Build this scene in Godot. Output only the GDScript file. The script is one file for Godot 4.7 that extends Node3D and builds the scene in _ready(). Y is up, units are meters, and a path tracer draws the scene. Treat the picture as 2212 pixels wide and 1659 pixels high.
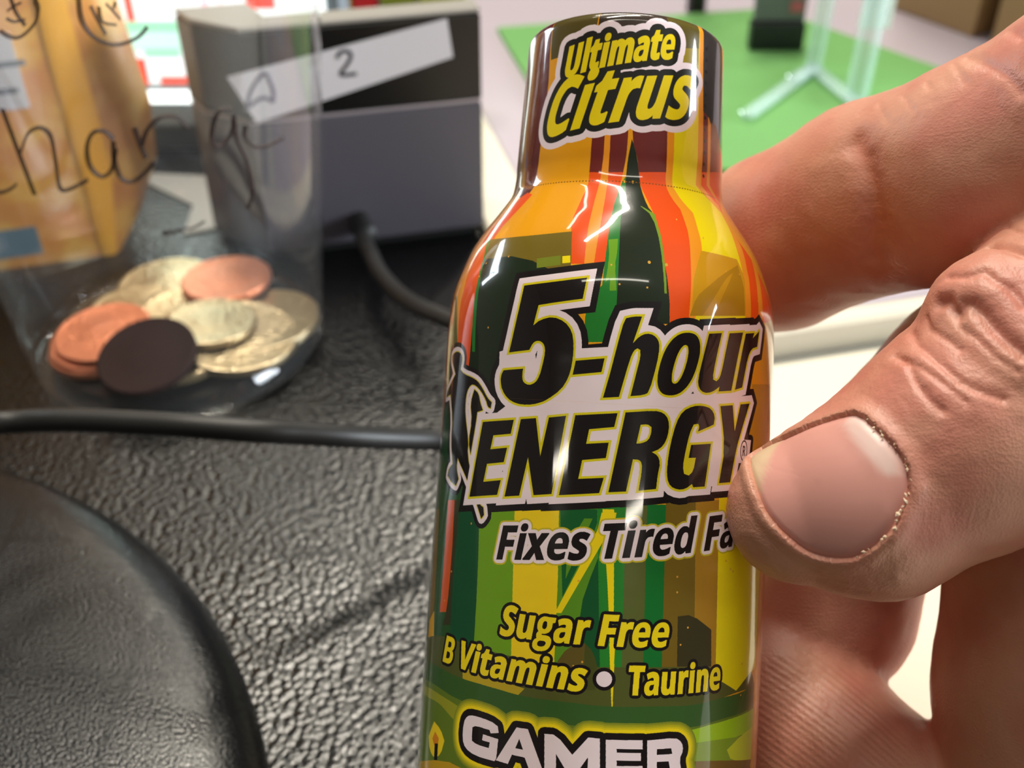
extends Node3D
# A small printed bottle held in a hand above a black counter, with a cup of coins, a cable and shop things behind it.
# Lengths in the tables below are millimetres; the scene is in metres.

const MM := 0.001
const TILT := 38.0              # how far the photographer looks down, degrees
const EYE := Vector3(0, 135, 0) # eye above the counter, mm

var taken := {}
var mats := {}

# ------------------------------------------------------------------ data
const ART := [
	[132, 96, 48, [-24.68,38.57,-21.03,37.84,-21.81,35.74,-22.43,34.36,-22.27,33.62,-20.55,28.97,-18.83,20.16,-17.95,18.63,-18.95,18.14,-19.54,17.59,-19.69,16.99,-19.44,16.69,-20.55,17.58,-22.39,18.55,-22.74,19.32,-23.84,20.18,-24.21,20.94,-23.66,21.57,-23.32,22.23,-22.72,24.27,-22.35,29.18,-23.79,33.01,-24.68,34.62]],
	[96, 34, 34, [-21.03,37.84,-21.81,35.74,-22.43,34.36,-22.27,33.62,-20.55,28.97,-18.83,20.16,-17.95,18.63,-18.28,18.02,-17.95,17.31,-14.96,16.71,-14.94,17.52,-14.63,18.28,-14.83,19.31,-14.80,20.29,-13.84,28.00,-14.37,32.96,-14.12,36.69]],
	[236, 82, 18, [-4.74,35.83,-4.87,31.60,-4.54,27.29,-4.60,19.14,-4.46,17.70,-4.83,16.09,-5.24,13.46,-4.60,11.46,-4.40,9.09,-2.93,9.11,-3.13,14.49,-2.47,21.16,-2.71,27.26,-3.08,31.55,-3.03,35.78]],
	[238, 150, 36, [-3.03,35.78,-3.08,31.55,-2.71,27.26,-2.47,21.16,-3.13,14.49,-2.93,9.11,-1.95,9.14,-1.66,14.51,-1.52,21.16,-1.81,27.26,-2.24,31.54,-2.26,35.77]],
	[236, 82, 18, [-2.26,35.77,-2.24,31.54,-1.81,27.26,-1.52,21.16,-1.66,14.51,-1.95,9.14,-0.88,9.18,-0.53,15.07,0.34,17.76,1.15,21.23,1.07,27.31,0.74,31.57,0.75,35.80]],
	[236, 82, 18, [1.05,35.81,1.07,31.58,1.75,22.61,2.67,21.29,3.11,19.30,3.30,17.91,4.04,16.38,4.65,14.86,5.04,11.90,5.16,7.83,5.46,3.78,7.60,3.96,7.62,4.59,7.88,7.80,8.92,15.29,7.88,16.72,7.38,18.23,7.63,20.31,7.62,21.64,7.01,31.98,6.99,36.22]],
	[238, 150, 36, [6.99,36.22,7.01,31.98,7.62,21.64,7.63,20.31,7.38,18.23,7.88,16.72,8.92,15.29,7.81,7.15,7.60,3.96,8.25,4.02,8.71,7.24,9.86,11.22,10.13,12.44,10.27,13.93,10.57,15.48,9.32,16.88,8.99,17.62,8.52,18.33,8.85,20.42,8.87,21.76,8.66,27.87,8.37,32.13,8.35,36.36]],
	[240, 216, 16, [8.35,36.36,8.37,32.13,8.66,27.87,8.87,21.76,8.85,20.42,8.52,18.33,8.99,17.62,9.32,16.88,10.57,15.48,10.27,13.93,10.13,12.44,9.86,11.22,8.71,7.24,8.25,4.02,12.67,4.45,14.89,4.68,15.19,7.76,15.80,9.40,15.78,10.04,16.05,12.03,16.28,12.79,17.00,14.36,17.71,16.45,15.75,17.69,13.38,18.88,13.75,20.29,13.90,22.35,13.60,32.86,13.70,37.12]],
	[238, 150, 36, [13.70,37.12,13.60,32.86,13.90,22.35,13.75,20.29,13.38,18.88,15.75,17.69,17.71,16.45,17.00,14.36,16.28,12.79,16.05,12.03,15.78,10.04,15.80,9.40,15.19,7.76,14.89,4.68,15.98,4.79,16.26,7.90,16.85,9.53,16.91,10.19,17.10,10.87,17.83,13.01,17.77,13.73,17.30,14.40,17.17,15.04,18.01,16.49,18.36,17.30,14.77,19.05,15.06,20.47,15.14,23.91,14.81,33.35,14.92,37.32]],
	[236, 82, 18, [14.92,37.32,14.81,33.35,15.14,23.91,15.06,20.47,14.77,19.05,18.36,17.30,18.01,16.49,17.17,15.04,17.30,14.40,17.77,13.73,17.83,13.01,17.10,10.87,16.91,10.19,16.85,9.53,16.26,7.90,16.01,5.56,15.98,4.79,17.53,4.96,17.83,7.32,18.03,8.12,19.33,11.18,19.42,11.85,18.72,12.41,17.30,14.40,17.17,15.04,18.01,16.49,19.47,17.45,18.70,18.09,16.35,19.25,16.58,20.67,16.35,30.22,16.16,33.59,16.29,37.57]],
	[238, 150, 36, [16.29,37.57,16.16,33.59,16.35,30.22,16.58,20.67,16.35,19.25,18.70,18.09,19.47,17.45,18.01,16.49,17.17,15.04,17.30,14.40,18.72,12.41,19.42,11.85,19.33,11.18,18.03,8.12,17.61,5.74,17.53,4.96,18.57,5.07,18.99,7.46,19.23,8.27,20.29,10.65,19.42,11.85,18.72,12.41,17.77,13.73,17.30,14.40,17.17,15.04,18.01,16.49,19.47,17.45,19.36,18.19,18.46,18.80,17.26,19.37,17.45,20.10,17.48,20.79,17.27,30.37,17.06,33.76,17.21,37.74]],
	[236, 82, 18, [17.21,37.74,17.06,33.76,17.27,30.37,17.48,20.79,17.45,20.10,17.26,19.37,18.46,18.80,19.36,18.19,19.47,17.45,18.01,16.49,17.17,15.04,17.30,14.40,17.77,13.73,18.72,12.41,19.42,11.85,20.29,10.65,19.23,8.27,18.99,7.46,18.57,5.07,21.11,5.34,23.42,5.58,22.61,7.10,22.79,7.92,21.95,8.62,19.42,11.85,18.72,12.41,17.30,14.40,17.17,15.04,18.01,16.49,19.47,17.45,21.24,18.45,21.94,19.28,22.39,20.80,22.42,22.22,23.16,25.18,23.60,30.15,22.63,32.77,22.02,34.74,22.02,38.69]],
	[112, 40, 34, [-4.74,35.83,-4.88,32.07,-4.54,26.34,-4.60,19.12,-2.73,19.11,-2.54,20.64,-2.52,22.52,-2.67,26.31,-3.10,32.02,-3.03,35.78]],
	[112, 40, 34, [-2.26,35.77,-2.26,32.01,-1.77,26.31,-1.58,22.52,-1.62,19.12,0.66,19.17,1.02,20.71,1.13,22.59,1.08,26.36,0.72,32.04,0.75,35.80]],
	[112, 40, 34, [1.05,35.81,1.05,32.05,1.75,22.61,2.79,20.79,3.11,19.28,7.58,19.60,7.64,20.38,7.55,23.00,6.99,32.46,6.99,36.22]],
	[112, 40, 34, [14.92,37.32,14.81,33.54,15.14,23.91,15.06,20.44,16.58,20.64,16.35,29.92,16.16,33.78,16.29,37.57]],
	[112, 40, 34, [17.21,37.74,17.07,33.95,17.27,30.08,17.48,20.77,22.35,21.47,22.47,25.06,21.70,30.89,20.98,34.72,20.90,38.46]],
	[88, 76, 34, [-14.12,36.69,-14.12,32.99,-13.87,31.43,-10.72,31.54,-6.77,31.94,-5.54,32.10,-4.74,35.83,-9.60,36.15]],
	[150, 128, 26, [8.35,32.60,13.47,33.32,13.53,30.92,8.51,30.24]],
	[92, 80, 34, [6.82,36.20,13.70,37.12,13.50,33.76,13.47,33.08,6.99,32.22]],
	[62, 50, 40, [-4.74,35.83,-4.74,33.24,0.98,33.23,6.82,33.61,6.82,36.20,0.98,35.81]],
	[50, 42, 40, [14.67,37.28,14.63,33.13,14.98,26.79,17.29,26.18,19.30,23.08,22.75,23.62,22.94,24.35,23.14,25.08,23.59,30.09,22.02,34.71,22.02,38.69]],
	[38, 122, 44, [1.12,18.81,0.34,17.76,-0.53,15.07,-0.79,11.53,-1.14,2.49,0.43,2.57,1.22,2.62]],
	[110, 160, 34, [-0.68,11.66,0.33,11.79,0.32,10.40,0.14,9.11,0.43,6.63,-0.77,6.50,-0.45,9.72]],
	[32, 40, 24, [1.75,22.61,1.28,20.49,1.13,18.56,1.09,15.67,0.58,14.85,0.49,11.59,0.53,3.45,3.04,3.61,5.64,3.80,5.58,6.44,4.63,14.76,3.94,15.58,3.34,17.65,3.27,18.48,2.78,20.79]],
	[120, 150, 40, [3.02,15.50,3.23,15.52,4.75,14.74,5.19,11.71,5.30,6.67,5.06,6.65,4.91,11.52,4.41,14.54]],
	[38, 122, 44, [-2.30,5.60,-0.25,7.83,-0.14,3.06,-0.12,1.72,-2.41,1.60]],
	[206, 150, 26, [9.77,11.38,15.33,11.20,15.93,9.42,15.25,7.79,15.01,5.49,12.86,5.26,7.88,4.76,8.14,7.73,8.31,8.50,8.96,9.91]],
	[176, 128, 24, [12.01,9.24,15.14,10.60,15.30,8.37,15.02,7.62,14.87,5.48,11.76,5.14,7.70,4.75,8.43,6.65,9.65,7.64]],
	[200, 146, 28, [12.64,9.00,13.84,9.63,11.98,7.56,10.79,5.64,10.42,5.01,9.11,4.88,11.15,7.56]],
	[236, 82, 18, [-16.08,17.64,-13.93,17.15,-15.61,14.18,-16.07,13.61,-16.25,12.07,-15.88,10.37,-15.69,7.89,-15.81,7.10,-15.69,2.10,-15.88,-1.35,-18.77,-1.31,-18.94,2.32,-19.13,4.64,-19.30,5.43,-19.05,7.60,-19.42,8.38,-19.37,9.75,-19.44,10.45,-19.65,11.18,-19.17,11.92,-19.07,12.72,-19.18,13.55,-18.77,14.26,-18.48,15.76]],
	[238, 150, 36, [-20.90,15.26,-20.38,15.60,-19.18,15.85,-19.12,14.03,-19.32,13.47,-19.07,12.62,-19.12,11.81,-19.46,11.05,-19.27,10.33,-19.29,8.27,-18.99,7.50,-19.24,5.33,-18.93,2.30,-18.81,-0.59,-18.77,-1.31,-20.30,-1.27,-21.32,2.23,-22.12,3.69,-21.87,5.31,-22.09,6.16,-21.27,7.57,-21.66,8.36,-22.05,9.88,-22.49,10.65,-22.38,11.36,-21.99,12.03,-23.52,12.97,-23.27,13.59,-23.41,14.28]],
	[96, 100, 44, [-21.79,6.63,-21.14,6.56,-20.00,5.06,-19.08,2.25,-18.92,1.56,-18.77,-6.06,-20.23,-8.83,-21.70,-10.96,-22.37,-11.69,-23.28,-12.44,-24.94,-13.25,-24.85,-14.66,-24.99,-15.39,-24.94,-16.09,-24.99,-15.39,-24.85,-14.66,-25.01,-11.83,-24.61,-10.39,-24.08,-9.66,-23.49,-8.23,-22.90,-6.11,-22.45,-4.01,-22.08,1.58,-22.08,2.28,-22.27,3.70,-21.83,5.14,-22.02,5.90]],
	[116, 98, 30, [-17.71,12.33,-14.41,12.15,-10.94,12.12,-8.13,12.20,-4.82,12.44,-4.40,10.08,-4.17,8.01,-3.99,2.38,-9.07,2.28,-14.83,2.35,-15.69,5.19,-15.82,7.34,-16.55,10.14,-17.23,11.59]],
	[30, 42, 26, [-16.18,10.06,-10.04,10.03,-4.46,7.69,-3.96,2.00,-3.24,-9.75,-5.12,-9.88,-17.13,-10.70,-15.88,-1.35,-15.72,2.02,-15.79,7.57]],
	[38, 122, 44, [-17.81,12.40,-17.00,12.26,-16.14,10.00,-15.89,8.56,-15.61,7.85,-15.47,7.17,-14.92,0.50,-15.42,0.51,-15.94,4.73,-15.95,7.39,-16.45,9.48,-16.63,10.18,-16.95,10.90]],
	[118, 128, 36, [-8.18,9.65,-5.53,9.94,-5.34,8.97,-7.92,8.67]],
	[240, 216, 16, [-5.34,9.86,-4.50,9.94,-4.37,9.21,-5.20,9.13]],
	[34, 72, 42, [-17.10,-0.86,-17.13,-10.70,-17.30,-15.85,-21.82,-16.30,-24.90,-16.59,-25.01,-15.15,-24.86,-14.41,-25.02,-11.52,-24.85,-10.79,-23.91,-9.31,-23.15,-7.10,-22.48,-4.15,-22.26,-1.22]],
	[44, 84, 40, [-24.84,-11.11,-12.37,-10.39,-10.73,-30.64,-15.87,-31.74,-24.82,-33.86,-24.78,-33.15,-24.92,-32.47,-24.82,-31.04,-24.95,-30.36,-24.83,-28.92,-24.95,-28.23,-24.81,-26.79,-24.92,-26.10,-24.84,-25.37,-24.94,-24.68,-24.85,-23.96,-24.95,-23.26,-24.85,-22.53,-24.94,-21.83,-24.83,-21.11,-24.99,-19.70,-24.87,-18.98,-25.01,-17.56,-24.88,-16.83,-24.99,-15.41,-24.85,-14.69,-25.01,-11.83]],
	[134, 104, 40, [-24.65,-16.06,-21.06,-15.75,-20.59,-19.91,-20.07,-26.10,-20.22,-30.87,-22.19,-31.30,-22.21,-26.49,-22.95,-20.92,-23.22,-19.53,-23.82,-17.44,-24.12,-16.74]],
	[226, 168, 34, [-21.80,-27.38,-20.07,-26.10,-19.38,-30.01,-19.29,-30.66,-21.91,-31.24]],
	[214, 88, 34, [-18.35,-14.55,-16.82,-14.41,-16.52,-19.93,-16.75,-25.59,-18.36,-25.89,-18.21,-20.16]],
	[60, 58, 34, [-16.82,-14.41,-15.88,-14.32,-15.71,-19.82,-15.66,-26.68,-17.56,-27.04,-16.75,-25.59,-16.52,-19.93]],
	[28, 80, 48, [-15.75,-15.23,-12.48,-14.91,-11.99,-21.56,-11.79,-28.20,-15.78,-28.98,-16.01,-22.16]],
	[112, 158, 30, [-12.53,-14.46,-8.22,-14.06,-7.78,-21.00,-7.49,-29.62,-11.95,-30.44,-12.05,-21.57]],
	[242, 206, 30, [-8.22,-14.06,-3.74,-13.67,-3.39,-20.51,-3.10,-29.42,-7.45,-30.05]],
	[92, 142, 36, [-3.74,-13.67,0.20,-13.38,1.08,-29.03,-3.27,-29.44,-3.43,-20.51]],
	[26, 92, 44, [-3.62,-14.09,-0.20,-13.84,-0.10,-15.54,-2.13,-20.35,-2.90,-22.17]],
	[92, 142, 36, [-2.76,-17.45,-1.33,-14.77,-0.57,-14.72,-1.42,-17.00,-2.70,-20.44]],
	[26, 84, 44, [0.81,-16.76,1.51,-29.43,0.84,-29.47,-1.18,-29.64,-1.34,-23.30,-0.12,-18.95]],
	[44, 128, 46, [-0.22,-13.41,2.40,-13.25,3.14,-28.32,3.16,-28.92,0.91,-29.04]],
	[92, 98, 46, [2.40,-13.25,4.39,-13.14,5.19,-29.72,2.87,-29.78]],
	[30, 112, 48, [4.39,-13.14,6.23,-13.06,6.99,-29.72,4.84,-29.72]],
	[120, 96, 32, [6.20,-12.63,9.32,-12.53,10.21,-30.71,6.67,-30.57]],
	[172, 126, 36, [9.32,-12.53,12.26,-12.48,13.00,-30.94,10.10,-30.70]],
	[240, 216, 16, [12.04,-8.95,19.12,-8.84,20.82,-15.87,20.64,-19.91,20.52,-29.30,19.11,-29.70,17.93,-30.14,16.06,-31.10,12.72,-29.60]],
	[190, 138, 30, [16.63,-1.10,23.05,-0.72,22.87,-2.11,21.80,-7.63,21.48,-10.33,21.14,-11.67,15.35,-11.58,15.82,-7.06]],
	[222, 160, 32, [17.75,4.98,23.14,6.03,23.25,5.37,23.12,4.68,23.69,2.70,23.31,2.00,23.18,0.64,23.05,-0.72,19.47,-0.92,17.92,1.29]],
	[242, 212, 26, [0.22,-14.12,1.59,-14.03,1.48,-14.81,-2.63,-23.07,-2.91,-23.63,-3.53,-23.69,-0.12,-16.15]],
	[244, 216, 24, [0.28,-13.80,1.35,-13.74,2.14,-29.04,2.16,-31.48,2.16,-32.09,1.81,-29.06,1.40,-22.97]],
	[62, 56, 32, [7.97,-23.40,9.49,-23.26,11.88,-24.76,12.10,-28.24,11.24,-28.18,8.14,-28.04]],
	[84, 88, 40, [-12.50,-28.11,-7.72,-28.18,-3.15,-28.58,2.88,-28.09,8.74,-28.06,13.73,-28.39,18.84,-29.03,19.77,-30.09,20.49,-31.14,16.26,-31.13,14.23,-31.30,11.74,-31.69,10.29,-32.01,6.04,-31.93,1.67,-32.16,-2.09,-31.99,-6.04,-32.05,-10.48,-31.66,-17.94,-31.54,-19.75,-31.64,-22.84,-32.02,-24.79,-32.14,-24.94,-31.43,-24.84,-29.93,-16.90,-27.83]],
	[98, 84, 36, [-3.23,-28.43,-2.11,-26.62,-0.61,-26.18,0.18,-26.88,0.73,-28.52,0.59,-29.75,0.53,-30.36,-3.40,-30.76]],
	[74, 78, 34, [-0.61,-26.18,0.18,-26.88,0.73,-28.52,0.53,-30.36,-0.52,-30.45]],
	[186, 160, 36, [-13.33,-30.30,-10.02,-30.47,-5.96,-30.98,-6.59,-31.71,-9.60,-31.46,-13.22,-31.41]],
	[240, 216, 16, [13.42,-25.72,16.88,-26.05,20.51,-26.52,20.26,-29.25,18.91,-29.63,17.82,-30.05,16.04,-30.96,13.36,-29.67]],
	[244, 216, 24, [1.57,-26.02,2.10,-25.99,2.21,-32.34,2.21,-33.00]],
	[58, 92, 42, [-24.92,-31.53,-24.85,-31.86,-19.26,-31.28,-17.59,-31.23,-14.04,-31.42,-9.53,-31.44,-5.92,-31.73,-2.26,-31.66,1.81,-31.81,6.35,-31.64,10.01,-31.73,13.60,-31.33,17.25,-31.27,18.61,-31.08,20.38,-30.98,20.49,-30.59,20.49,-31.94,20.49,-33.08,17.48,-33.33,15.14,-33.32,13.25,-33.42,10.14,-33.80,5.79,-33.65,1.92,-33.78,-2.48,-33.73,-5.78,-33.89,-9.36,-33.56,-13.82,-33.52,-17.39,-33.19,-19.07,-33.20,-21.51,-33.38,-24.84,-33.77,-24.92,-33.39]],
	[98, 118, 36, [-24.92,-33.39,-24.84,-33.77,-21.51,-33.38,-19.07,-33.20,-17.39,-33.19,-13.82,-33.52,-9.36,-33.56,-5.78,-33.89,-2.48,-33.73,1.92,-33.78,5.79,-33.65,10.14,-33.80,13.25,-33.42,15.14,-33.32,17.48,-33.33,20.49,-33.08,20.49,-32.61,20.50,-47.21,18.46,-46.60,15.75,-45.88,12.76,-45.25,8.20,-44.63,5.62,-44.48,3.21,-44.47,-1.44,-44.81,-6.29,-45.65,-11.30,-46.98,-16.28,-48.64,-24.95,-51.98,-24.80,-51.24,-24.97,-47.19,-24.81,-46.45,-24.78,-38.19,-24.94,-37.55,-24.78,-34.05]],
	[160, 196, 30, [9.38,-34.09,13.22,-33.61,20.49,-33.43,20.49,-33.08,20.49,-33.95,20.49,-35.29,17.43,-35.57,13.79,-35.26,10.23,-35.23]],
	[132, 156, 42, [10.23,-35.23,13.79,-35.26,17.43,-35.57,17.18,-37.77,13.78,-37.54,10.39,-37.60]],
	[204, 208, 44, [17.42,-35.48,20.49,-35.26,20.49,-34.83,20.48,-38.50,15.85,-37.73,14.96,-36.47]],
	[120, 92, 34, [9.56,-36.88,11.96,-37.07,14.84,-37.43,20.48,-38.50,20.48,-39.42,14.91,-38.27,9.61,-37.61]],
	[150, 150, 40, [-24.90,-34.37,-22.80,-34.23,-19.87,-33.88,-18.13,-33.81,-15.59,-33.91,-13.61,-34.14,-12.87,-34.53,-12.18,-34.92,-13.80,-35.75,-15.75,-35.04,-16.90,-34.73,-18.73,-34.73,-24.88,-35.35]],
	[240, 204, 32, [-17.91,-36.74,-16.38,-37.10,-15.53,-38.01,-16.05,-39.51,-17.35,-40.26,-18.62,-39.81,-19.14,-38.57]],
	[214, 130, 30, [-17.53,-37.65,-16.63,-38.08,-16.74,-38.71,-17.54,-39.03,-18.09,-38.50]],
	[24, 22, 20, [-17.46,-38.82,-16.75,-38.62,-16.67,-40.60,-17.37,-40.81]],
	[190, 150, 34, [-22.61,-42.21,-15.32,-39.75,-11.74,-39.88,-11.64,-40.95,-12.62,-41.22,-17.69,-42.75,-23.47,-44.65]],
]
const LOGO := {
	"5": [-8.96,6.93,-5.76,7.27,-2.48,7.74,-2.72,5.70,-7.10,5.01,-7.47,3.05,-6.81,3.59,-5.52,3.92,-4.30,3.49,-3.54,2.61,-3.27,1.34,-3.31,-0.45,-3.60,-1.81,-4.26,-2.97,-5.61,-4.00,-6.56,-4.38,-7.56,-4.55,-8.80,-4.48,-9.86,-4.03,-10.61,-3.21,-10.87,-2.37,-10.82,-1.75,-10.57,-1.31,-8.30,-1.11,-8.34,-1.99,-8.13,-2.44,-7.52,-2.68,-6.87,-2.40,-6.49,-1.78,-6.24,-0.72,-6.04,0.50,-6.15,1.17,-6.51,1.54,-6.98,1.60,-7.39,1.38,-7.73,0.70,-10.03,0.42,-9.66,2.22,-9.16,5.10],
	"-": [-3.00,-0.17,-0.32,0.19,-0.54,-1.11,-3.22,-1.50],
	"h": [1.46,4.05,2.20,4.26,2.95,4.31,2.22,1.75,2.81,2.44,3.47,2.76,4.16,2.66,4.65,2.17,4.78,1.51,4.61,0.00,4.00,-2.71,3.49,-3.01,2.27,-3.19,2.83,-0.34,2.99,0.49,2.95,1.16,2.68,1.30,2.36,1.10,2.03,0.28,1.20,-3.33,-0.26,-3.49,0.27,-1.16,1.13,3.20],
	"u": [9.95,3.25,11.52,3.46,11.11,1.88,10.64,-0.45,10.68,-1.06,11.09,-1.21,11.51,-0.85,11.81,0.24,12.18,2.06,12.55,3.53,14.59,3.81,14.24,2.67,13.82,1.18,13.15,-1.96,11.43,-2.15,11.52,-1.68,10.60,-2.28,9.67,-2.42,9.06,-2.00,8.90,-1.19,9.40,1.10],
	"r": [15.05,3.75,16.64,3.97,16.36,3.43,17.72,4.27,17.32,2.66,16.20,2.40,15.52,1.48,14.98,-0.79,14.80,-1.54,13.69,-1.84,14.51,1.90],
	"E": [-12.91,-6.42,-8.97,-6.03,-9.21,-7.38,-11.33,-7.65,-11.60,-9.02,-9.53,-8.73,-9.81,-10.14,-11.92,-10.45,-12.24,-12.22,-10.02,-11.88,-10.34,-13.32,-14.15,-13.85],
	"N": [-8.18,-5.93,-6.58,-5.75,-5.89,-9.31,-5.26,-5.62,-3.61,-5.37,-4.50,-12.40,-4.55,-12.75,-6.31,-13.00,-7.14,-9.48,-7.81,-13.17,-9.43,-13.40],
	"E2": [-2.73,-5.27,1.16,-4.84,0.93,-6.14,-1.37,-6.49,-1.57,-7.86,0.50,-7.62,0.32,-9.06,-1.85,-9.39,-2.00,-10.45,-2.11,-11.16,0.23,-10.90,-0.11,-12.34,-3.82,-12.80],
	"R": [1.90,-4.73,4.60,-4.39,5.51,-4.54,6.04,-5.13,6.14,-6.07,5.90,-7.18,5.36,-7.91,4.57,-8.26,5.15,-8.54,5.44,-9.23,5.25,-10.33,5.16,-11.66,3.50,-11.89,3.72,-10.10,3.67,-9.32,3.39,-9.03,2.82,-9.03,2.34,-12.04,0.73,-12.21],
	"Rh": [3.37,-5.79,4.03,-5.69,4.40,-5.94,4.43,-6.48,4.19,-7.19,3.57,-7.50,3.06,-7.56],
	"G": [11.03,-5.33,11.13,-4.53,10.63,-3.84,9.62,-3.61,8.50,-3.73,7.45,-4.26,6.82,-5.40,6.34,-7.47,6.14,-9.35,6.17,-10.60,6.55,-11.36,7.34,-11.64,8.12,-11.54,8.82,-11.04,8.97,-11.35,10.27,-11.24,10.37,-10.50,10.79,-7.17,8.52,-7.39,8.32,-8.62,9.11,-8.56,8.89,-9.86,8.42,-10.27,7.91,-10.13,7.74,-9.43,7.97,-7.85,8.31,-6.26,8.69,-5.45,9.19,-5.35,9.36,-5.65,9.19,-6.09],
	"Y": [11.77,-3.53,13.46,-3.35,13.94,-5.84,14.68,-3.20,16.25,-3.03,15.24,-5.26,14.33,-7.44,13.59,-10.77,12.05,-10.88,12.64,-7.50],
	"o": [8.78,0.27,8.96,1.11,9.00,1.75,8.93,2.28,8.76,2.69,8.48,2.98,8.09,3.13,7.55,3.15,6.98,3.04,6.52,2.81,6.10,2.47,5.73,2.02,5.41,1.47,5.14,0.82,4.91,-0.02,4.76,-0.85,4.72,-1.48,4.79,-2.00,4.95,-2.41,5.20,-2.70,5.55,-2.86,6.06,-2.89,6.60,-2.80,7.06,-2.58,7.48,-2.24,7.87,-1.79,8.22,-1.24,8.51,-0.59],
	"oh": [7.54,0.14,7.66,0.66,7.74,1.38,7.65,1.83,7.54,1.93,7.37,1.96,7.19,1.91,6.87,1.57,6.57,0.97,6.30,0.05,6.13,-0.86,6.14,-1.44,6.20,-1.63,6.30,-1.73,6.46,-1.76,6.64,-1.71,6.80,-1.58,7.11,-1.11,7.40,-0.38],
}
const RUNNER := {
	"a": [-20.19,0.23,-19.51,0.55,-18.57,0.62,-17.62,0.35,-17.35,-0.11,-17.44,-0.79,-17.61,-1.25,-16.66,-1.74,-15.16,-2.04,-14.12,-2.40,-13.25,-3.14,-12.50,-4.03,-11.85,-4.47,-11.95,-5.04,-12.34,-4.92,-12.64,-4.28,-13.48,-3.39,-14.43,-2.82,-15.22,-2.75,-15.86,-3.42,-16.05,-4.43,-15.93,-5.78,-14.97,-8.41,-15.01,-9.75,-13.90,-12.15,-14.04,-12.51,-14.19,-12.87,-15.31,-11.60,-16.84,-10.19,-16.93,-11.21,-16.34,-12.26,-16.76,-12.96,-17.67,-12.78,-19.02,-12.11,-18.82,-11.41,-17.90,-10.85,-18.74,-8.58,-18.78,-6.18,-19.95,-3.78,-21.67,-4.08,-21.50,-3.55,-20.65,-3.06,-18.84,-1.71,-19.52,-0.92,-20.10,-0.38],
	"b": [-14.58,-3.24,-13.84,-3.64,-13.48,-4.55,-13.03,-5.27,-13.85,-5.47,-13.98,-6.71,-14.40,-9.27,-14.47,-9.71,-14.97,-8.41,-14.63,-6.40,-15.08,-4.58],
	"c": [-13.26,-14.03,-12.77,-14.02,-12.48,-14.48,-11.99,-14.68,-11.83,-15.39,-12.16,-15.78,-12.85,-14.60],
}
const BIG_WORD := {
	"G": [-8.34,-35.53,-8.49,-34.94,-9.27,-34.61,-11.31,-34.51,-12.23,-34.75,-12.68,-35.47,-12.72,-37.08,-12.25,-37.85,-11.00,-38.22,-8.62,-38.24,-8.45,-37.97,-8.43,-37.60,-8.35,-36.11,-10.10,-36.02,-10.18,-36.60,-9.27,-36.62,-9.34,-37.15,-10.87,-37.14,-11.43,-36.93,-11.47,-35.69,-11.02,-35.43,-9.39,-35.48,-9.22,-35.76],
	"A": [-8.48,-38.11,-6.53,-34.67,-5.40,-34.63,-4.52,-36.51,-3.80,-38.07,-5.07,-38.27,-5.55,-37.28,-6.82,-37.25,-7.19,-38.18],
	"Ah": [-6.52,-36.58,-6.19,-35.67,-6.05,-35.97,-5.76,-36.59],
	"M": [-3.81,-34.82,-2.70,-34.75,-1.16,-36.40,0.17,-34.71,1.22,-34.72,1.42,-38.15,0.30,-38.24,0.28,-37.54,0.25,-36.49,-0.82,-38.26,-1.35,-38.32,-2.63,-36.50,-2.52,-38.31,-3.60,-38.39],
	"E": [1.75,-34.79,5.13,-34.74,5.18,-35.57,2.78,-35.58,2.80,-35.91,5.04,-35.92,5.08,-36.63,3.95,-36.63,2.84,-36.64,2.87,-37.13,5.26,-37.09,5.31,-37.98,1.94,-38.12],
	"R": [5.56,-34.77,8.35,-34.58,9.10,-35.06,9.29,-35.85,8.92,-36.59,9.29,-38.09,8.13,-38.05,7.79,-36.75,6.61,-36.75,6.69,-38.01,5.75,-38.01],
	"Rh": [6.55,-35.59,7.98,-35.55,8.13,-36.08,6.58,-36.11],
}
const PLATE_GAPS := [
	[10.38,-4.73,12.61,-4.29,12.71,-11.03,10.12,-11.32],
	[-11.24,0.49,-7.31,1.53,-6.80,-0.89,-7.21,-1.55,-8.03,-2.90,-8.42,-1.16,-11.13,-1.41],
	[-3.05,0.96,-0.09,1.26,-0.18,-3.56,-2.16,-3.96,-5.57,-4.60,-3.44,-2.70,-3.07,-0.44],
	[-12.91,-6.42,-8.97,-6.03,-9.81,-10.14,-10.02,-11.88,-10.34,-13.32,-14.15,-13.85],
	[-2.73,-5.27,1.16,-4.84,0.93,-6.14,0.50,-7.62,0.23,-10.90,-0.11,-12.34,-3.82,-12.80],
	[-7.94,4.73,-6.38,4.44,-7.13,3.44,-7.55,2.74,-8.30,2.89],
	[-10.40,-0.97,-7.61,0.91,-6.80,-0.89,-8.03,-2.90,-10.33,-1.89],
	[1.61,1.29,3.09,1.46,2.60,-3.25,0.98,-3.35],
	[7.66,-4.88,9.50,-4.78,10.84,-7.25,9.82,-10.14,7.61,-10.22],
	[2.78,-8.75,4.49,-8.19,3.86,-11.33,3.74,-11.96,2.18,-12.05],
	[-9.36,-4.32,-5.58,-4.45,-0.18,-3.56,14.06,-1.90,15.82,-3.66,11.74,-4.01,-5.99,-5.97,-12.87,-6.62],
]
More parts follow.
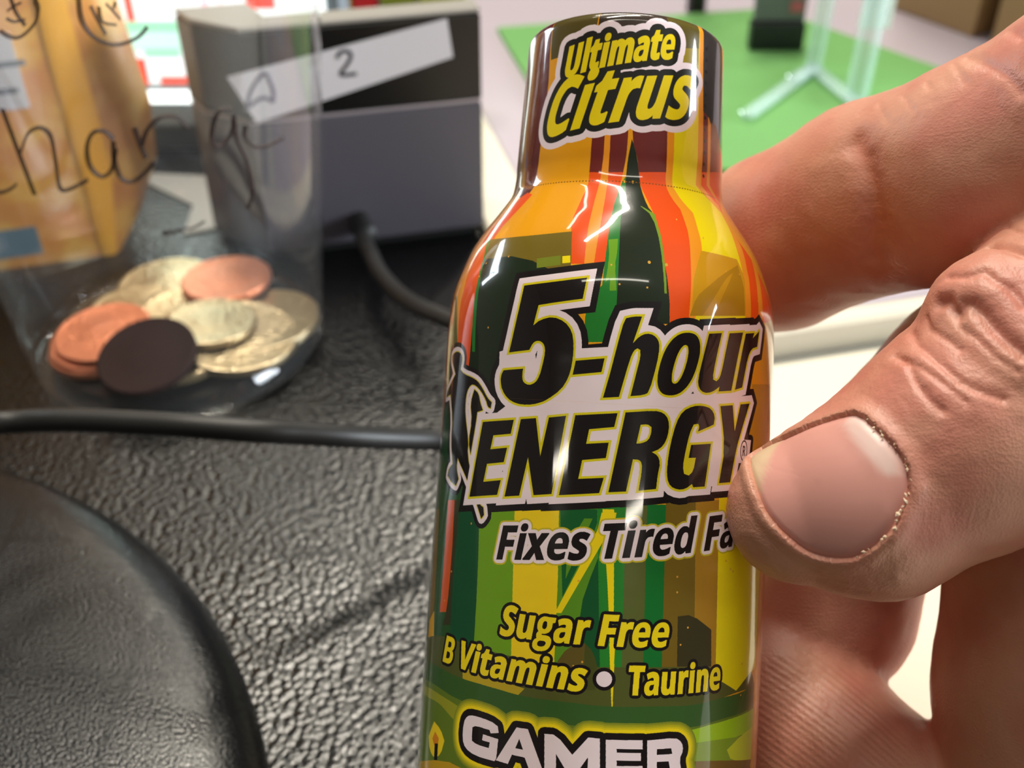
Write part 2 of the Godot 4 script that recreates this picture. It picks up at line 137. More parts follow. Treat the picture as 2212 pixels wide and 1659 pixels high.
const WORDS := [
	["Ultimate","cap",[-10.45,29.14,7.88,31.31,-9.74,32.32]],
	["Citrus","cap",[-14.03,23.07,10.68,25.51,-11.46,28.84]],
	["Fixes Tired Fa","black",[-9.81,-19.37,14.19,-16.89,-9.29,-16.21]],
	["Sugar Free","yel",[-8.91,-26.40,6.92,-26.17,-8.51,-23.62]],
	["B Vitamins","yel",[-16.83,-30.45,-0.63,-30.53,-16.30,-27.89]],
	["Taurine","yel",[3.50,-30.63,13.31,-30.44,3.58,-28.03]],
]
const HAND_BONES := [
	[27.22,-12.08,-105.20,33.54,-10.64,-104.00,6.79,9.36],
	[33.54,-10.64,-104.00,42.02,-4.96,-103.00,9.36,10.64],
	[42.02,-4.96,-103.00,53.04,3.01,-104.00,10.64,13.00],
	[43.94,5.87,-101.00,45.75,1.63,-99.00,6.31,7.01],
	[24.95,13.90,-152.00,32.77,17.38,-137.00,8.60,10.60],
	[32.77,17.38,-137.00,40.96,21.14,-127.00,10.60,10.80],
	[40.96,21.14,-127.00,49.49,22.11,-116.00,10.80,11.60],
	[49.49,22.11,-116.00,59.13,26.08,-108.00,11.60,13.00],
	[27.05,-32.20,-143.00,39.33,-27.94,-139.00,9.20,10.60],
	[39.33,-27.94,-139.00,41.85,-14.09,-135.00,10.60,10.40],
	[41.85,-14.09,-135.00,53.23,-0.45,-127.00,10.40,10.80],
	[53.23,-0.45,-127.00,62.96,11.00,-115.00,10.80,12.00],
	[27.62,-37.75,-146.00,32.53,-38.28,-136.00,9.40,10.60],
	[32.53,-38.28,-136.00,39.90,-47.39,-127.00,10.60,11.20],
	[39.90,-47.39,-127.00,50.70,-53.52,-120.00,11.20,12.50],
	[62.54,-15.49,-116.00,60.40,-32.69,-117.00,16.00,15.00],
	[60.40,-32.69,-117.00,61.58,-51.74,-116.00,15.00,16.00],
	[59.13,26.08,-108.00,73.98,12.58,-108.00,13.00,17.00],
	[73.98,12.58,-108.00,74.82,-7.53,-106.00,17.00,20.00],
	[53.04,3.01,-104.00,64.12,-3.03,-103.00,12.80,16.00],
	[64.12,-3.03,-103.00,74.82,-7.53,-106.00,16.00,20.00],
	[62.54,-15.49,-116.00,74.39,-17.29,-112.00,16.00,18.00],
	[50.70,-53.52,-120.00,67.38,-49.32,-116.00,12.50,16.00],
	[67.38,-49.32,-116.00,77.64,-30.73,-110.00,16.00,20.00],
	[74.82,-7.53,-106.00,77.64,-30.73,-110.00,20.00,20.00],
	[77.64,-30.73,-110.00,108.08,-27.94,-100.00,20.00,23.00],
	[74.82,-7.53,-106.00,108.08,-19.60,-100.00,20.00,24.00],
]
const NAIL_EDGE := [22.78,-7.08,-106.56,22.14,-8.13,-103.00,22.26,-9.80,-101.16,22.70,-11.41,-100.17,23.59,-12.66,-99.49,24.61,-13.69,-99.11,26.40,-15.09,-98.83,28.28,-15.44,-97.66,29.98,-15.13,-96.44,31.22,-14.00,-95.34,32.57,-12.22,-94.42,33.31,-10.26,-94.16,33.77,-8.61,-94.13,33.62,-6.98,-94.38,32.92,-5.37,-95.08,31.88,-4.11,-96.24,31.05,-2.91,-97.78,30.38,-2.54,-98.93,28.00,-3.52,-101.06,26.12,-4.65,-102.92,24.53,-5.87,-106.25,23.34,-6.32,-106.49]
const SKIN_CREASES := [
	[1.00,0.55,[38.10,7.16,-98.96,38.48,7.23,-98.12,38.66,6.55,-97.58,39.00,6.20,-97.02,39.39,6.87,-96.73,39.89,6.84,-96.25,40.53,5.90,-95.38,41.09,4.61,-94.38,41.86,3.46,-93.35,42.67,2.53,-92.60]],
	[0.80,0.45,[43.65,12.51,-101.49,44.07,12.16,-99.16,44.79,11.35,-97.21]],
	[0.70,0.25,[39.07,9.52,-99.29,39.93,9.35,-97.58,41.17,9.80,-96.90,41.76,8.95,-95.93,42.69,8.13,-95.21,43.13,7.21,-94.54,43.35,6.56,-94.08]],
	[0.60,0.22,[36.52,4.69,-101.56,36.16,3.40,-98.78,36.70,2.19,-96.47,37.30,1.17,-95.11,38.01,0.17,-94.08,39.34,-0.68,-93.17,40.91,-1.28,-92.59]],
	[0.60,0.22,[34.52,2.53,-100.01,34.93,1.71,-97.86,35.09,-0.20,-95.86,35.66,-1.44,-94.70,36.35,-2.28,-93.93]],
	[0.50,0.15,[34.70,2.25,-99.04,35.71,1.31,-96.51,36.85,-0.08,-94.59,38.16,-1.54,-93.25]],
	[0.50,0.14,[37.47,5.94,-100.21,37.34,4.84,-99.17,37.91,3.99,-97.31,38.64,2.92,-95.64]],
	[0.50,0.14,[38.79,6.15,-97.28,38.99,4.84,-96.52,39.88,3.77,-95.02,40.76,2.25,-93.62,42.13,1.01,-92.60]],
	[0.50,0.16,[46.98,14.92,-105.39,45.95,13.94,-101.30,45.98,13.47,-99.77]],
	[2.20,0.55,[35.96,25.17,-116.30,36.43,23.16,-114.73,36.80,20.42,-114.12,37.40,17.20,-114.80,38.66,13.24,-117.90]],
	[1.00,0.22,[45.17,32.36,-110.19,45.34,31.20,-107.64,45.84,29.74,-105.06,46.31,28.51,-103.45,46.84,26.82,-102.07]],
	[0.60,0.10,[44.24,32.12,-111.39,43.84,30.37,-108.74,43.82,29.21,-107.47]],
	[0.60,0.10,[41.82,30.47,-112.11,41.61,29.41,-110.65]],
	[0.60,0.08,[40.05,29.47,-113.79,40.01,27.37,-110.85]],
	[1.00,0.25,[48.05,34.05,-107.17,47.89,32.61,-104.35]],
	[0.60,0.08,[38.68,29.48,-116.91,38.38,27.65,-114.43,38.36,26.48,-113.13]],
]
const MARKER_STROKES := [
	[[-9.6, 66.8], [-9.6, 59.4], [-9.5, 51.9]],
	[[-9.1, 59.4], [-5.5, 62.7], [-2.0, 63.9], [-0.0, 62.6], [-0.7, 58.4], [-1.9, 53.5], [0.4, 53.2], [5.8, 54.8]],
	[[14.5, 61.4], [12.8, 62.9], [10.0, 62.7], [7.8, 60.3], [7.3, 57.1], [9.4, 55.2], [12.3, 56.4], [14.5, 59.9]],
	[[14.3, 61.1], [13.4, 57.5], [14.0, 54.6], [16.3, 53.8], [19.6, 54.9], [22.6, 56.6]],
	[[19.9, 62.9], [20.3, 60.1], [21.0, 57.5]],
	[[20.6, 59.7], [22.7, 62.2], [26.2, 63.8], [30.1, 63.4], [32.5, 61.2]],
	[[44.8, 62.4], [41.5, 62.6], [39.5, 61.2], [38.4, 58.6], [39.4, 56.8], [42.1, 57.1], [44.4, 58.7], [45.2, 60.9]],
	[[45.2, 60.5], [45.5, 56.8], [47.5, 53.0], [48.6, 49.3], [48.5, 45.8], [46.5, 43.6]],
	[[48.4, 58.6], [48.1, 56.7], [50.1, 54.6], [55.0, 53.3], [61.6, 53.2]],
	[[-25.3, 50.9], [-20.3, 51.4], [-16.7, 52.3], [-13.7, 53.5]],
	[[14.8, 83.6], [14.5, 82.8], [14.1, 80.6], [14.6, 78.8], [16.2, 77.2], [18.9, 76.2], [21.7, 76.1], [25.1, 76.8], [27.3, 78.0]],
	[[16.6, 82.0], [17.4, 79.8], [18.3, 77.7]],
	[[18.2, 81.8], [18.0, 80.3], [18.6, 79.4], [21.0, 78.9]],
	[[19.7, 82.1], [20.9, 80.9], [22.0, 79.6]],
	[[21.8, 82.2], [21.1, 81.3]],
	[[6.4, 83.9], [6.1, 83.2], [5.9, 81.9], [4.9, 80.4], [2.7, 79.0], [0.1, 78.0], [-2.0, 78.2], [-3.5, 79.0]],
	[[-0.5, 81.8], [1.2, 82.5], [3.0, 83.0]],
	[[1.2, 83.7], [1.1, 83.4], [1.3, 81.5], [2.3, 79.7]],
	[[-1.2, 80.8], [0.2, 80.3], [2.7, 80.6]],
	[[20.8, 43.2], [22.0, 43.9], [22.2, 43.0], [23.5, 43.9], [23.9, 42.9], [25.3, 43.8], [25.8, 43.0], [27.1, 43.7], [28.5, 43.3], [30.6, 43.5], [33.0, 44.0]],
]
const TAPE_STROKES := [
	[[-30.6, 46.3], [-29.8, 47.5], [-28.1, 47.5], [-27.7, 46.3], [-28.8, 44.6], [-30.2, 42.7], [-26.8, 42.6]],
	[[-50.5, 36.9], [-49.3, 40.3], [-47.5, 43.0], [-45.6, 44.6], [-44.9, 43.0], [-44.4, 40.6], [-44.8, 38.3], [-46.0, 39.3], [-47.8, 39.0], [-49.7, 37.6]],
]
const CABLE_PATH := [-33.0,7.6,-218.3,-33.4,8.0,-215.9,-30.8,8.5,-208.0,-28.2,9.0,-200.2,-23.3,10.0,-190.3,-17.9,12.0,-181.7,-12.0,14.0,-174.6,-3.9,16.0,-165.3,2.7,18.0,-154.3,4.5,19.0,-144.0,0.3,19.0,-136.3,-6.3,19.5,-133.1,-11.8,20.0,-132.9,-18.3,23.0,-129.7,-24.5,27.0,-125.6,-30.7,30.0,-122.8,-36.6,32.5,-120.4,-44.9,33.5,-120.2,-53.2,33.0,-121.5,-64.0,32.0,-123.3,-74.5,31.0,-123.9,-84.3,38.0,-113.5,-106.9,36.0,-113.4]
const SCREEN_BLOCKS := [
	[69, 69, 7, 29, 240, 60, 48],
	[85, 69, 14, 25, 246, 244, 242],
	[109, 69, 2, 25, 242, 216, 216],
	[66, 98, 59, 10, 150, 220, 180],
	[63, 108, 59, 19, 194, 240, 220],
	[78, 124, 34, 9, 156, 224, 184],
	[65, 134, 12, 26, 240, 64, 48],
	[85, 135, 28, 17, 251, 250, 246],
	[88, 152, 27, 8, 238, 90, 74],
	[141, 65, 5, 21, 240, 176, 192],
	[156, 65, 3, 21, 246, 208, 208],
	[167, 65, 9, 21, 250, 250, 250],
	[182, 65, 27, 21, 240, 68, 52],
]
const BOTTLE_OUTLINE := [16.20,-55.40,17.40,-54.40,17.90,-53.00,17.94,-48.00,17.99,-52.29,17.94,-42.89,17.93,-39.98,17.90,-30.07,17.80,-20.11,17.65,-10.08,17.58,-2.53,17.55,2.02,17.42,5.06,17.07,7.60,16.23,10.14,15.38,12.18,14.16,14.22,13.10,15.75,12.06,17.28,11.61,18.04,11.36,18.81,11.16,20.34,11.14,21.88,11.00,25.47,10.79,30.60,10.66,34.20,10.50,35.20,10.00,35.75,9.50,35.85]


# ------------------------------------------------------------------ helpers
func numbered(called: String) -> String:
	if not taken.has(called):
		taken[called] = 0
		return called
	taken[called] += 1
	return "%s_%03d" % [called, taken[called]]

func tag(o: Node3D, label: String, category: String, group := "", kind := "") -> void:
	if label: o.set_meta("label", label)
	if category: o.set_meta("category", category)
	if group: o.set_meta("group", group)
	if kind: o.set_meta("kind", kind)

func thing(called: String, label: String, category: String, at := Vector3.ZERO, group := "") -> Node3D:
	var o := Node3D.new()
	o.name = numbered(called)
	add_child(o)
	o.position = at * MM
	tag(o, label, category, group)
	return o

func part(called: String, mesh: Mesh, m: Material, parent: Node3D, at := Vector3.ZERO) -> MeshInstance3D:
	var o := MeshInstance3D.new()
	o.name = called if parent != self else numbered(called)
	o.mesh = mesh
	if m: o.material_override = m
	parent.add_child(o, true)
	o.position = at * MM
	return o

func structure(called: String, mesh: Mesh, m: Material, at := Vector3.ZERO) -> MeshInstance3D:
	var o := part(called, mesh, m, self, at)
	o.set_meta("kind", "structure")
	return o

func mat(called: String, c: Color, rough := 0.5, metal := 0.0) -> StandardMaterial3D:
	if mats.has(called): return mats[called]
	var m := StandardMaterial3D.new()
	m.resource_name = called
	m.albedo_color = c
	m.roughness = rough
	m.metallic = metal
	mats[called] = m
	return m

func noise_tex(type: int, freq: float, oct: int, seed_: int, size := 512, ramp: Gradient = null, normalize := true) -> NoiseTexture2D:
	var n := FastNoiseLite.new()
	n.noise_type = type
	n.frequency = freq
	n.seed = seed_
	n.fractal_octaves = oct
	n.fractal_type = FastNoiseLite.FRACTAL_FBM if oct > 1 else FastNoiseLite.FRACTAL_NONE
	if type == FastNoiseLite.TYPE_CELLULAR:
		n.cellular_return_type = FastNoiseLite.RETURN_DISTANCE
	var t := NoiseTexture2D.new()
	t.width = size
	t.height = size
	t.seamless = true
	t.normalize = normalize
	t.noise = n
	if ramp: t.color_ramp = ramp
	return t

func relief(m: StandardMaterial3D, t: Texture2D, tile_mm: float, depth_mm: float) -> void:
	m.heightmap_enabled = true
	m.heightmap_texture = t
	m.heightmap_scale = depth_mm * 0.1
	m.uv1_triplanar = true
	m.uv1_scale = Vector3.ONE * (1000.0 / tile_mm)

func speckle(m: StandardMaterial3D, t: Texture2D, tile_mm: float) -> void:
	m.albedo_texture = t
	m.uv1_triplanar = true
	m.uv1_scale = Vector3.ONE * (1000.0 / tile_mm)

func done(st: SurfaceTool, smooth := false) -> ArrayMesh:
	if smooth:
		st.index()
	st.generate_normals()
	return st.commit()

func fresh() -> SurfaceTool:
	var st := SurfaceTool.new()
	st.begin(Mesh.PRIMITIVE_TRIANGLES)
	st.set_smooth_group(-1)
	return st

func tri(st: SurfaceTool, a: Vector3, b: Vector3, c: Vector3) -> void:
	st.add_vertex(a * MM); st.add_vertex(b * MM); st.add_vertex(c * MM)

func quad(st: SurfaceTool, a: Vector3, b: Vector3, c: Vector3, d: Vector3) -> void:
	tri(st, a, b, c)
	tri(st, a, c, d)

# An upright prism over a polygon given in (x, z), with chamfered upper and lower edges.
func prism(poly: PackedVector2Array, y0: float, y1: float, bevel := 0.0) -> ArrayMesh:
	var st := fresh()
	if Geometry2D.is_polygon_clockwise(poly):
		poly.reverse()
	var inner := poly
	if bevel > 0.0:
		var off := Geometry2D.offset_polygon(poly, -bevel, Geometry2D.JOIN_MITER)
		inner = off[0] if off.size() and off[0].size() == poly.size() else poly
		var best := 0
		for i in inner.size():
			if inner[i].distance_to(poly[0]) < inner[best].distance_to(poly[0]): best = i
		var turned := PackedVector2Array()
		for i in inner.size(): turned.append(inner[(i + best) % inner.size()])
		inner = turned
	var n := poly.size()
	var v := func(p: Vector2, y: float) -> Vector3: return Vector3(p.x, y, p.y)
	for i in n:
		var j := (i + 1) % n
		quad(st, v.call(poly[i], y0 + bevel), v.call(poly[i], y1 - bevel), v.call(poly[j], y1 - bevel), v.call(poly[j], y0 + bevel))
		if bevel > 0.0:
			quad(st, v.call(poly[i], y1 - bevel), v.call(inner[i], y1), v.call(inner[j], y1), v.call(poly[j], y1 - bevel))
			quad(st, v.call(inner[i], y0), v.call(poly[i], y0 + bevel), v.call(poly[j], y0 + bevel), v.call(inner[j], y0))
	var t := Geometry2D.triangulate_polygon(inner)
	for i in range(0, t.size(), 3):
		var a: Vector2 = inner[t[i]]; var b: Vector2 = inner[t[i + 1]]; var c: Vector2 = inner[t[i + 2]]
		if (b - a).cross(c - a) < 0:
			var h := b; b = c; c = h
		tri(st, v.call(a, y1), v.call(b, y1), v.call(c, y1))
		tri(st, v.call(a, y0), v.call(c, y0), v.call(b, y0))
	return done(st)

func box(size: Vector3, bevel := 0.6) -> ArrayMesh:
	var x := size.x / 2; var z := size.z / 2
	return prism(PackedVector2Array([Vector2(-x, -z), Vector2(x, -z), Vector2(x, z), Vector2(-x, z)]), 0, size.y, bevel)

# Surface of revolution about y; profile of (radius, height).
func lathe(profile: PackedVector2Array, seg := 64, from := 0.0, to := TAU) -> ArrayMesh:
	var a := []
	a.resize(Mesh.ARRAY_MAX)
	var vs := PackedVector3Array(); var ns := PackedVector3Array(); var uv := PackedVector2Array(); var ix := PackedInt32Array()
	var n := profile.size()
	for i in n:
		var t := profile[mini(i + 1, n - 1)] - profile[maxi(i - 1, 0)]
		var nn := Vector2(t.y, -t.x).normalized()
		for k in seg + 1:
			var th := from + (to - from) * k / seg
			vs.append(Vector3(profile[i].x * sin(th), profile[i].y, profile[i].x * cos(th)) * MM)
			ns.append(Vector3(nn.x * sin(th), nn.y, nn.x * cos(th)))
			uv.append(Vector2(float(k) / seg, float(i) / (n - 1)))
	for i in n - 1:
		for k in seg:
			var p := i * (seg + 1) + k
			ix.append_array([p, p + seg + 1, p + 1, p + 1, p + seg + 1, p + seg + 2])
	a[Mesh.ARRAY_VERTEX] = vs; a[Mesh.ARRAY_NORMAL] = ns; a[Mesh.ARRAY_TEX_UV] = uv; a[Mesh.ARRAY_INDEX] = ix
	var m := ArrayMesh.new()
	m.add_surface_from_arrays(Mesh.PRIMITIVE_TRIANGLES, a)
	return m

func spline(pts: Array, steps: int) -> PackedVector3Array:
	var o := PackedVector3Array()
	for i in pts.size() - 1:
		var p0: Vector3 = pts[maxi(i - 1, 0)]; var p1: Vector3 = pts[i]; var p2: Vector3 = pts[i + 1]; var p3: Vector3 = pts[mini(i + 2, pts.size() - 1)]
		for k in steps: o.append(p1.cubic_interpolate(p2, p0, p3, float(k) / steps))
	o.append(pts[-1])
	return o

# A round tube along a path; r may taper through the callable.
func tube(path: PackedVector3Array, r: float, seg := 12, flat := 1.0, up := Vector3.ZERO) -> ArrayMesh:
	var a := []
	a.resize(Mesh.ARRAY_MAX)
	var vs := PackedVector3Array(); var ns := PackedVector3Array(); var ix := PackedInt32Array()
	var n := path.size()
	var side := Vector3.ZERO
	for i in n:
		var t := (path[mini(i + 1, n - 1)] - path[maxi(i - 1, 0)]).normalized()
		if side == Vector3.ZERO:
			side = t.cross(Vector3.UP if absf(t.y) < 0.9 else Vector3.RIGHT).normalized()
		side = (side - t * side.dot(t)).normalized()
		if up != Vector3.ZERO: side = t.cross(up).normalized()
		var nn := side.cross(t).normalized()
		for k in seg + 1:
			var th := TAU * k / seg
			var d := side * cos(th) + nn * sin(th) * flat
			vs.append((path[i] + d * r) * MM)
			ns.append((side * cos(th) * flat + nn * sin(th)).normalized())
	for i in n - 1:
		for k in seg:
			var p := i * (seg + 1) + k
			ix.append_array([p, p + 1, p + seg + 1, p + 1, p + seg + 2, p + seg + 1])
	for e in 2:
		var c := vs.size()
		var at := 0 if e == 0 else n - 1
		vs.append(path[at] * MM); ns.append((path[at] - path[absi(at - 1)]).normalized())
		for k in seg:
			var p := at * (seg + 1) + k
			ix.append_array([c, p + 1, p] if e == 0 else [c, p, p + 1])
	a[Mesh.ARRAY_VERTEX] = vs; a[Mesh.ARRAY_NORMAL] = ns; a[Mesh.ARRAY_INDEX] = ix
	var m := ArrayMesh.new()
	m.add_surface_from_arrays(Mesh.PRIMITIVE_TRIANGLES, a)
	return m

func pairs(flat: Array) -> PackedVector2Array:
	var o := PackedVector2Array()
	for i in range(0, flat.size() - 1, 2): o.append(Vector2(flat[i], flat[i + 1]))
	return o

func triples(flat: Array) -> PackedVector3Array:
	var o := PackedVector3Array()
	for i in range(0, flat.size() - 2, 3): o.append(Vector3(flat[i], flat[i + 1], flat[i + 2]))
	return o

# ------------------------------------------------------------------ scene
func _ready() -> void:
	setup_view()
	build_room()
	build_counter()
	build_bottle()
	build_hand()
	build_cup()
	build_card_reader()
	build_cable()
	build_round_base()
	build_left_background()
	build_right_background()

func setup_view() -> void:
	var cam := Camera3D.new()
	cam.name = "camera"
	add_child(cam)
	cam.position = EYE * MM
	cam.rotation_degrees = Vector3(-TILT, 0, 0)
	var lens := CameraAttributesPhysical.new()
	lens.frustum_focal_length = 34.72
	lens.frustum_near = 0.01
	lens.frustum_far = 60.0
	lens.frustum_focus_distance = 0.1045
	lens.exposure_aperture = 27.0
	cam.attributes = lens
	cam.current = true
	var e := Environment.new()
	e.background_mode = Environment.BG_COLOR
	e.background_color = Color(0.35, 0.36, 0.38)
	e.tonemap_mode = Environment.TONE_MAPPER_LINEAR
	e.tonemap_exposure = 0.92
	e.sdfgi_enabled = true
	e.ssao_enabled = true
	e.ssil_enabled = true
	var w := WorldEnvironment.new()
	w.name = "environment"
	w.environment = e
	add_child(w)
	# the shop's ceiling tubes
	ceiling_lamp(Vector3(-60, 1740, -800), 4.2, 1200, 44.0)
	ceiling_lamp(Vector3(120, 1740, -2200), 3.4, 1300, 0.0)
	ceiling_lamp(Vector3(-350, 1740, -1450), 0.45, 1200, 44.0)
	ceiling_lamp(Vector3(0, 1740, 330), 0.3, 1300, 0.0)
	ceiling_lamp(Vector3(-1570, 1740, 1780), 0.3, 600, 0.0)
	ceiling_lamp(Vector3(920, 1740, 2170), 0.3, 600, 0.0)
	# daylight through the two shop windows
	daylight(1.0, 60, 575, Vector2(0.9, 0.68), 9.5)
	daylight(-1.0, -2000, 500, Vector2(1.1, 0.62), 3.6)

func daylight(side: float, z: float, y: float, size: Vector2, energy: float) -> void:
	var day := AreaLight3D.new()
	day.name = "window_daylight"
	day.area_size = size
	day.light_energy = energy
	day.light_color = Color(0.93, 0.97, 1.0)
	day.area_range = 14.0
	day.shadow_enabled = true
	add_child(day, true)
	day.position = Vector3(side * (WINDOW_X - 18), y, z) * MM
	day.rotation_degrees = Vector3(0, 90 * side, 0)

const WINDOW_X := 2200.0

func ceiling_lamp(at: Vector3, energy: float, length: float, turn: float) -> void:
	var t := thing("ceiling_lamp", "long white ceiling fitting with a glowing tube", "ceiling lamp", at, "ceiling tube fittings")
	t.rotation_degrees.y = turn
	part("housing", box(Vector3(length + 60, 40, 130), 4), mat("white_enamel", Color(0.86, 0.86, 0.84), 0.4), t, Vector3(0, 8, 0))
	var glow := mat("tube_glow", Color(1, 1, 1), 0.4)
	glow.emission_enabled = true
	glow.emission = Color(1.0, 0.97, 0.9)
	glow.emission_energy_multiplier = 3.0
	part("tube", tube(PackedVector3Array([Vector3(-length / 2, -8, 0), Vector3(length / 2, -8, 0)]), 14, 16), glow, t)
	for s in [-1, 1]:
		part("tube_holder", box(Vector3(14, 40, 40), 2), mat("white_enamel", Color.WHITE), t, Vector3(s * (length / 2 + 4), -26, 0))
	var l := AreaLight3D.new()
	l.name = "tube_light"
	l.area_size = Vector2(length, 60) * MM
	l.light_energy = energy
	l.light_color = Color(1.0, 0.965, 0.9)
	l.area_range = 12.0
	l.shadow_enabled = true
	l.rotation_degrees.x = -90
	t.add_child(l)
	l.position = Vector3(0, -26, 0) * MM

func build_room() -> void:
	var wall := mat("wall_paint", Color(0.42, 0.40, 0.38), 0.8)
	structure("floor", box(Vector3(8000, 60, 9000), 0), mat("floor_vinyl", Color(0.45, 0.44, 0.42), 0.5), Vector3(0, -1010, -1000))
	structure("ceiling", box(Vector3(8000, 60, 9000), 0), mat("ceiling_tiles", Color(0.5, 0.49, 0.47), 0.9), Vector3(0, 1800, -1000))
	side_wall("wall_left", "window_2", -1.0, -2600, -1400, 150, 850, wall)
	side_wall("wall_right", "window_1", 1.0, -440, 560, 200, 950, wall)
	structure("wall_back", box(Vector3(8000, 2900, 60), 0), wall, Vector3(0, -980, -5470))
	structure("wall_front", box(Vector3(8000, 2900, 60), 0), wall, Vector3(0, -980, 3470))

# A side wall with an opening for its window between z0..z1 and y0..y1.
func side_wall(called: String, window: String, side: float, z0: float, z1: float, y0: float, y1: float, wall: Material) -> void:
	var st := fresh()
	for b in [[-5500.0, z0, -980.0, 1920.0], [z1, 3500.0, -980.0, 1920.0], [z0, z1, -980.0, y0], [z0, z1, y1, 1920.0]]:
		var x0 := WINDOW_X * side; var x1 := (WINDOW_X + 120) * side
		var p := [Vector3(x0, b[2], b[0]), Vector3(x0, b[2], b[1]), Vector3(x0, b[3], b[1]), Vector3(x0, b[3], b[0]), Vector3(x1, b[2], b[0]), Vector3(x1, b[2], b[1]), Vector3(x1, b[3], b[1]), Vector3(x1, b[3], b[0])]
		for f in [[0, 3, 2, 1], [4, 5, 6, 7], [0, 1, 5, 4], [2, 3, 7, 6], [1, 2, 6, 5], [3, 0, 4, 7]]:
			if side > 0: quad(st, p[f[0]], p[f[1]], p[f[2]], p[f[3]])
			else: quad(st, p[f[3]], p[f[2]], p[f[1]], p[f[0]])
	structure(called, done(st), wall)
	var sky := mat("window_sky", Color(0.8, 0.85, 0.9), 0.3)
	sky.emission_enabled = true
	sky.emission = Color(0.93, 0.97, 1.0)
	sky.emission_energy_multiplier = 2.0
	var frame := mat("window_frame", Color(0.3, 0.3, 0.32), 0.4, 0.5)
	var win := Node3D.new()
	win.name = window
	win.set_meta("kind", "structure")
	add_child(win)
	win.position = Vector3(WINDOW_X * side, y0, (z0 + z1) / 2) * MM
	var w := z1 - z0
	var h := y1 - y0
	part("pane", box(Vector3(10, h, w), 0), sky, win, Vector3(20 * side, 0, 0))
	for k in [-1, 1]: part("mullion", box(Vector3(70, h, 44), 3), frame, win, Vector3(20 * side, 0, k * (w / 2 - 20)))
	for y in [0.0, h - 40.0]: part("rail", box(Vector3(70, 40, w), 3), frame, win, Vector3(20 * side, y, 0))

# The counter's own axes: SIDE runs along the front of the card reader, AWAY to the customers' side.
const CORNER := Vector3(-6.7, 0, -231)
const SIDE := Vector3(0.9703, 0, -0.2419)
const AWAY := Vector3(-0.2419, 0, -0.9703)

func on_counter(s: float, a: float, y := 0.0) -> Vector3:
	return CORNER + SIDE * s + AWAY * a + Vector3.UP * y

func counter_poly(pts: Array) -> PackedVector2Array:
	var o := PackedVector2Array()
	for p in pts:
		var w := on_counter(p.x, p.y)
		o.append(Vector2(w.x, w.z))
	return o

func rect(s0: float, s1: float, a0: float, a1: float) -> PackedVector2Array:
	return counter_poly([Vector2(s0, a0), Vector2(s1, a0), Vector2(s1, a1), Vector2(s0, a1)])

func build_counter() -> void:
	var black := mat("pebbled_black", Color(0.035, 0.035, 0.035), 0.24)
	relief(black, noise_tex(FastNoiseLite.TYPE_CELLULAR, 0.042, 1, 7, 1024), 52.0, 0.26)
	black.heightmap_flip_texture = true
	var t := thing("counter", "black pebble-grained counter top under the cup and cable", "counter", Vector3.ZERO)
	part("top", prism(rect(-900, 0.5, -700, 420), -28, 0, 1.5), black, t)
	part("cabinet", prism(rect(-880, -15, -680, 400), -950, -28, 2), mat("cabinet_grey", Color(0.42, 0.41, 0.4), 0.6), t)
	var cream := mat("cream_laminate", Color(0.86, 0.83, 0.75), 0.45)
	var side := thing("side_counter", "cream laminate side counter with raised edge strip beside the black top", "counter", Vector3.ZERO)
	part("edge_strip", prism(rect(1.0, 14.6, -700, 420), -28, 0.5, 0.8), cream, side)
	part("top", prism(rect(15, 700, -700, -64), -28, 0, 1), cream, side)
	part("ledge", prism(rect(15, 700, -63.5, -55), -28, -6, 0.5), mat("slot_grey", Color(0.5, 0.5, 0.47), 0.6), side)
	part("ledge", prism(rect(15, 700, -54.5, -49), -28, 0, 0.8), cream, side)
	part("cabinet", prism(rect(15, 690, -690, -49), -950, -28, 2), mat("cabinet_grey", Color.WHITE), side)
	var lilac := mat("lilac_laminate", Color(0.70, 0.66, 0.70), 0.3)
	var far := thing("display_counter", "pale lilac counter under the green mat", "counter", Vector3.ZERO)
	part("top", prism(rect(15, 700, -48.5, 420), -28, -1, 1), lilac, far)
	part("cabinet", prism(rect(20, 690, -48, 410), -950, -28, 2), mat("cabinet_grey", Color.WHITE), far)

# ------------------------------------------------------------------ printed sleeve of the bottle
const AXIS_AT := Vector3(10.386, 1.487, -121.0)  # a point on the bottle's axis as seen from the eye, mm
const AXIS := Vector3(0.060353, 0.997567, -0.0349)
const FACE := Vector3(-0.082478, 0.039827, 0.995797)
const RIM := Vector3(0.994764, -0.057221, 0.084681)
const BODY_R := 17.5
const HALF := 30.543       # label millimetres on either side of the front seam line (100 degrees)
const SPLIT := -4.0
const SHEETS := [[36.0, -4.0], [-4.0, -50.0]]
const INK := Color("1e1818")
const PAPER := Color("f0dce0")

var sheets: Array[Image] = []
var crinkle: Texture2D

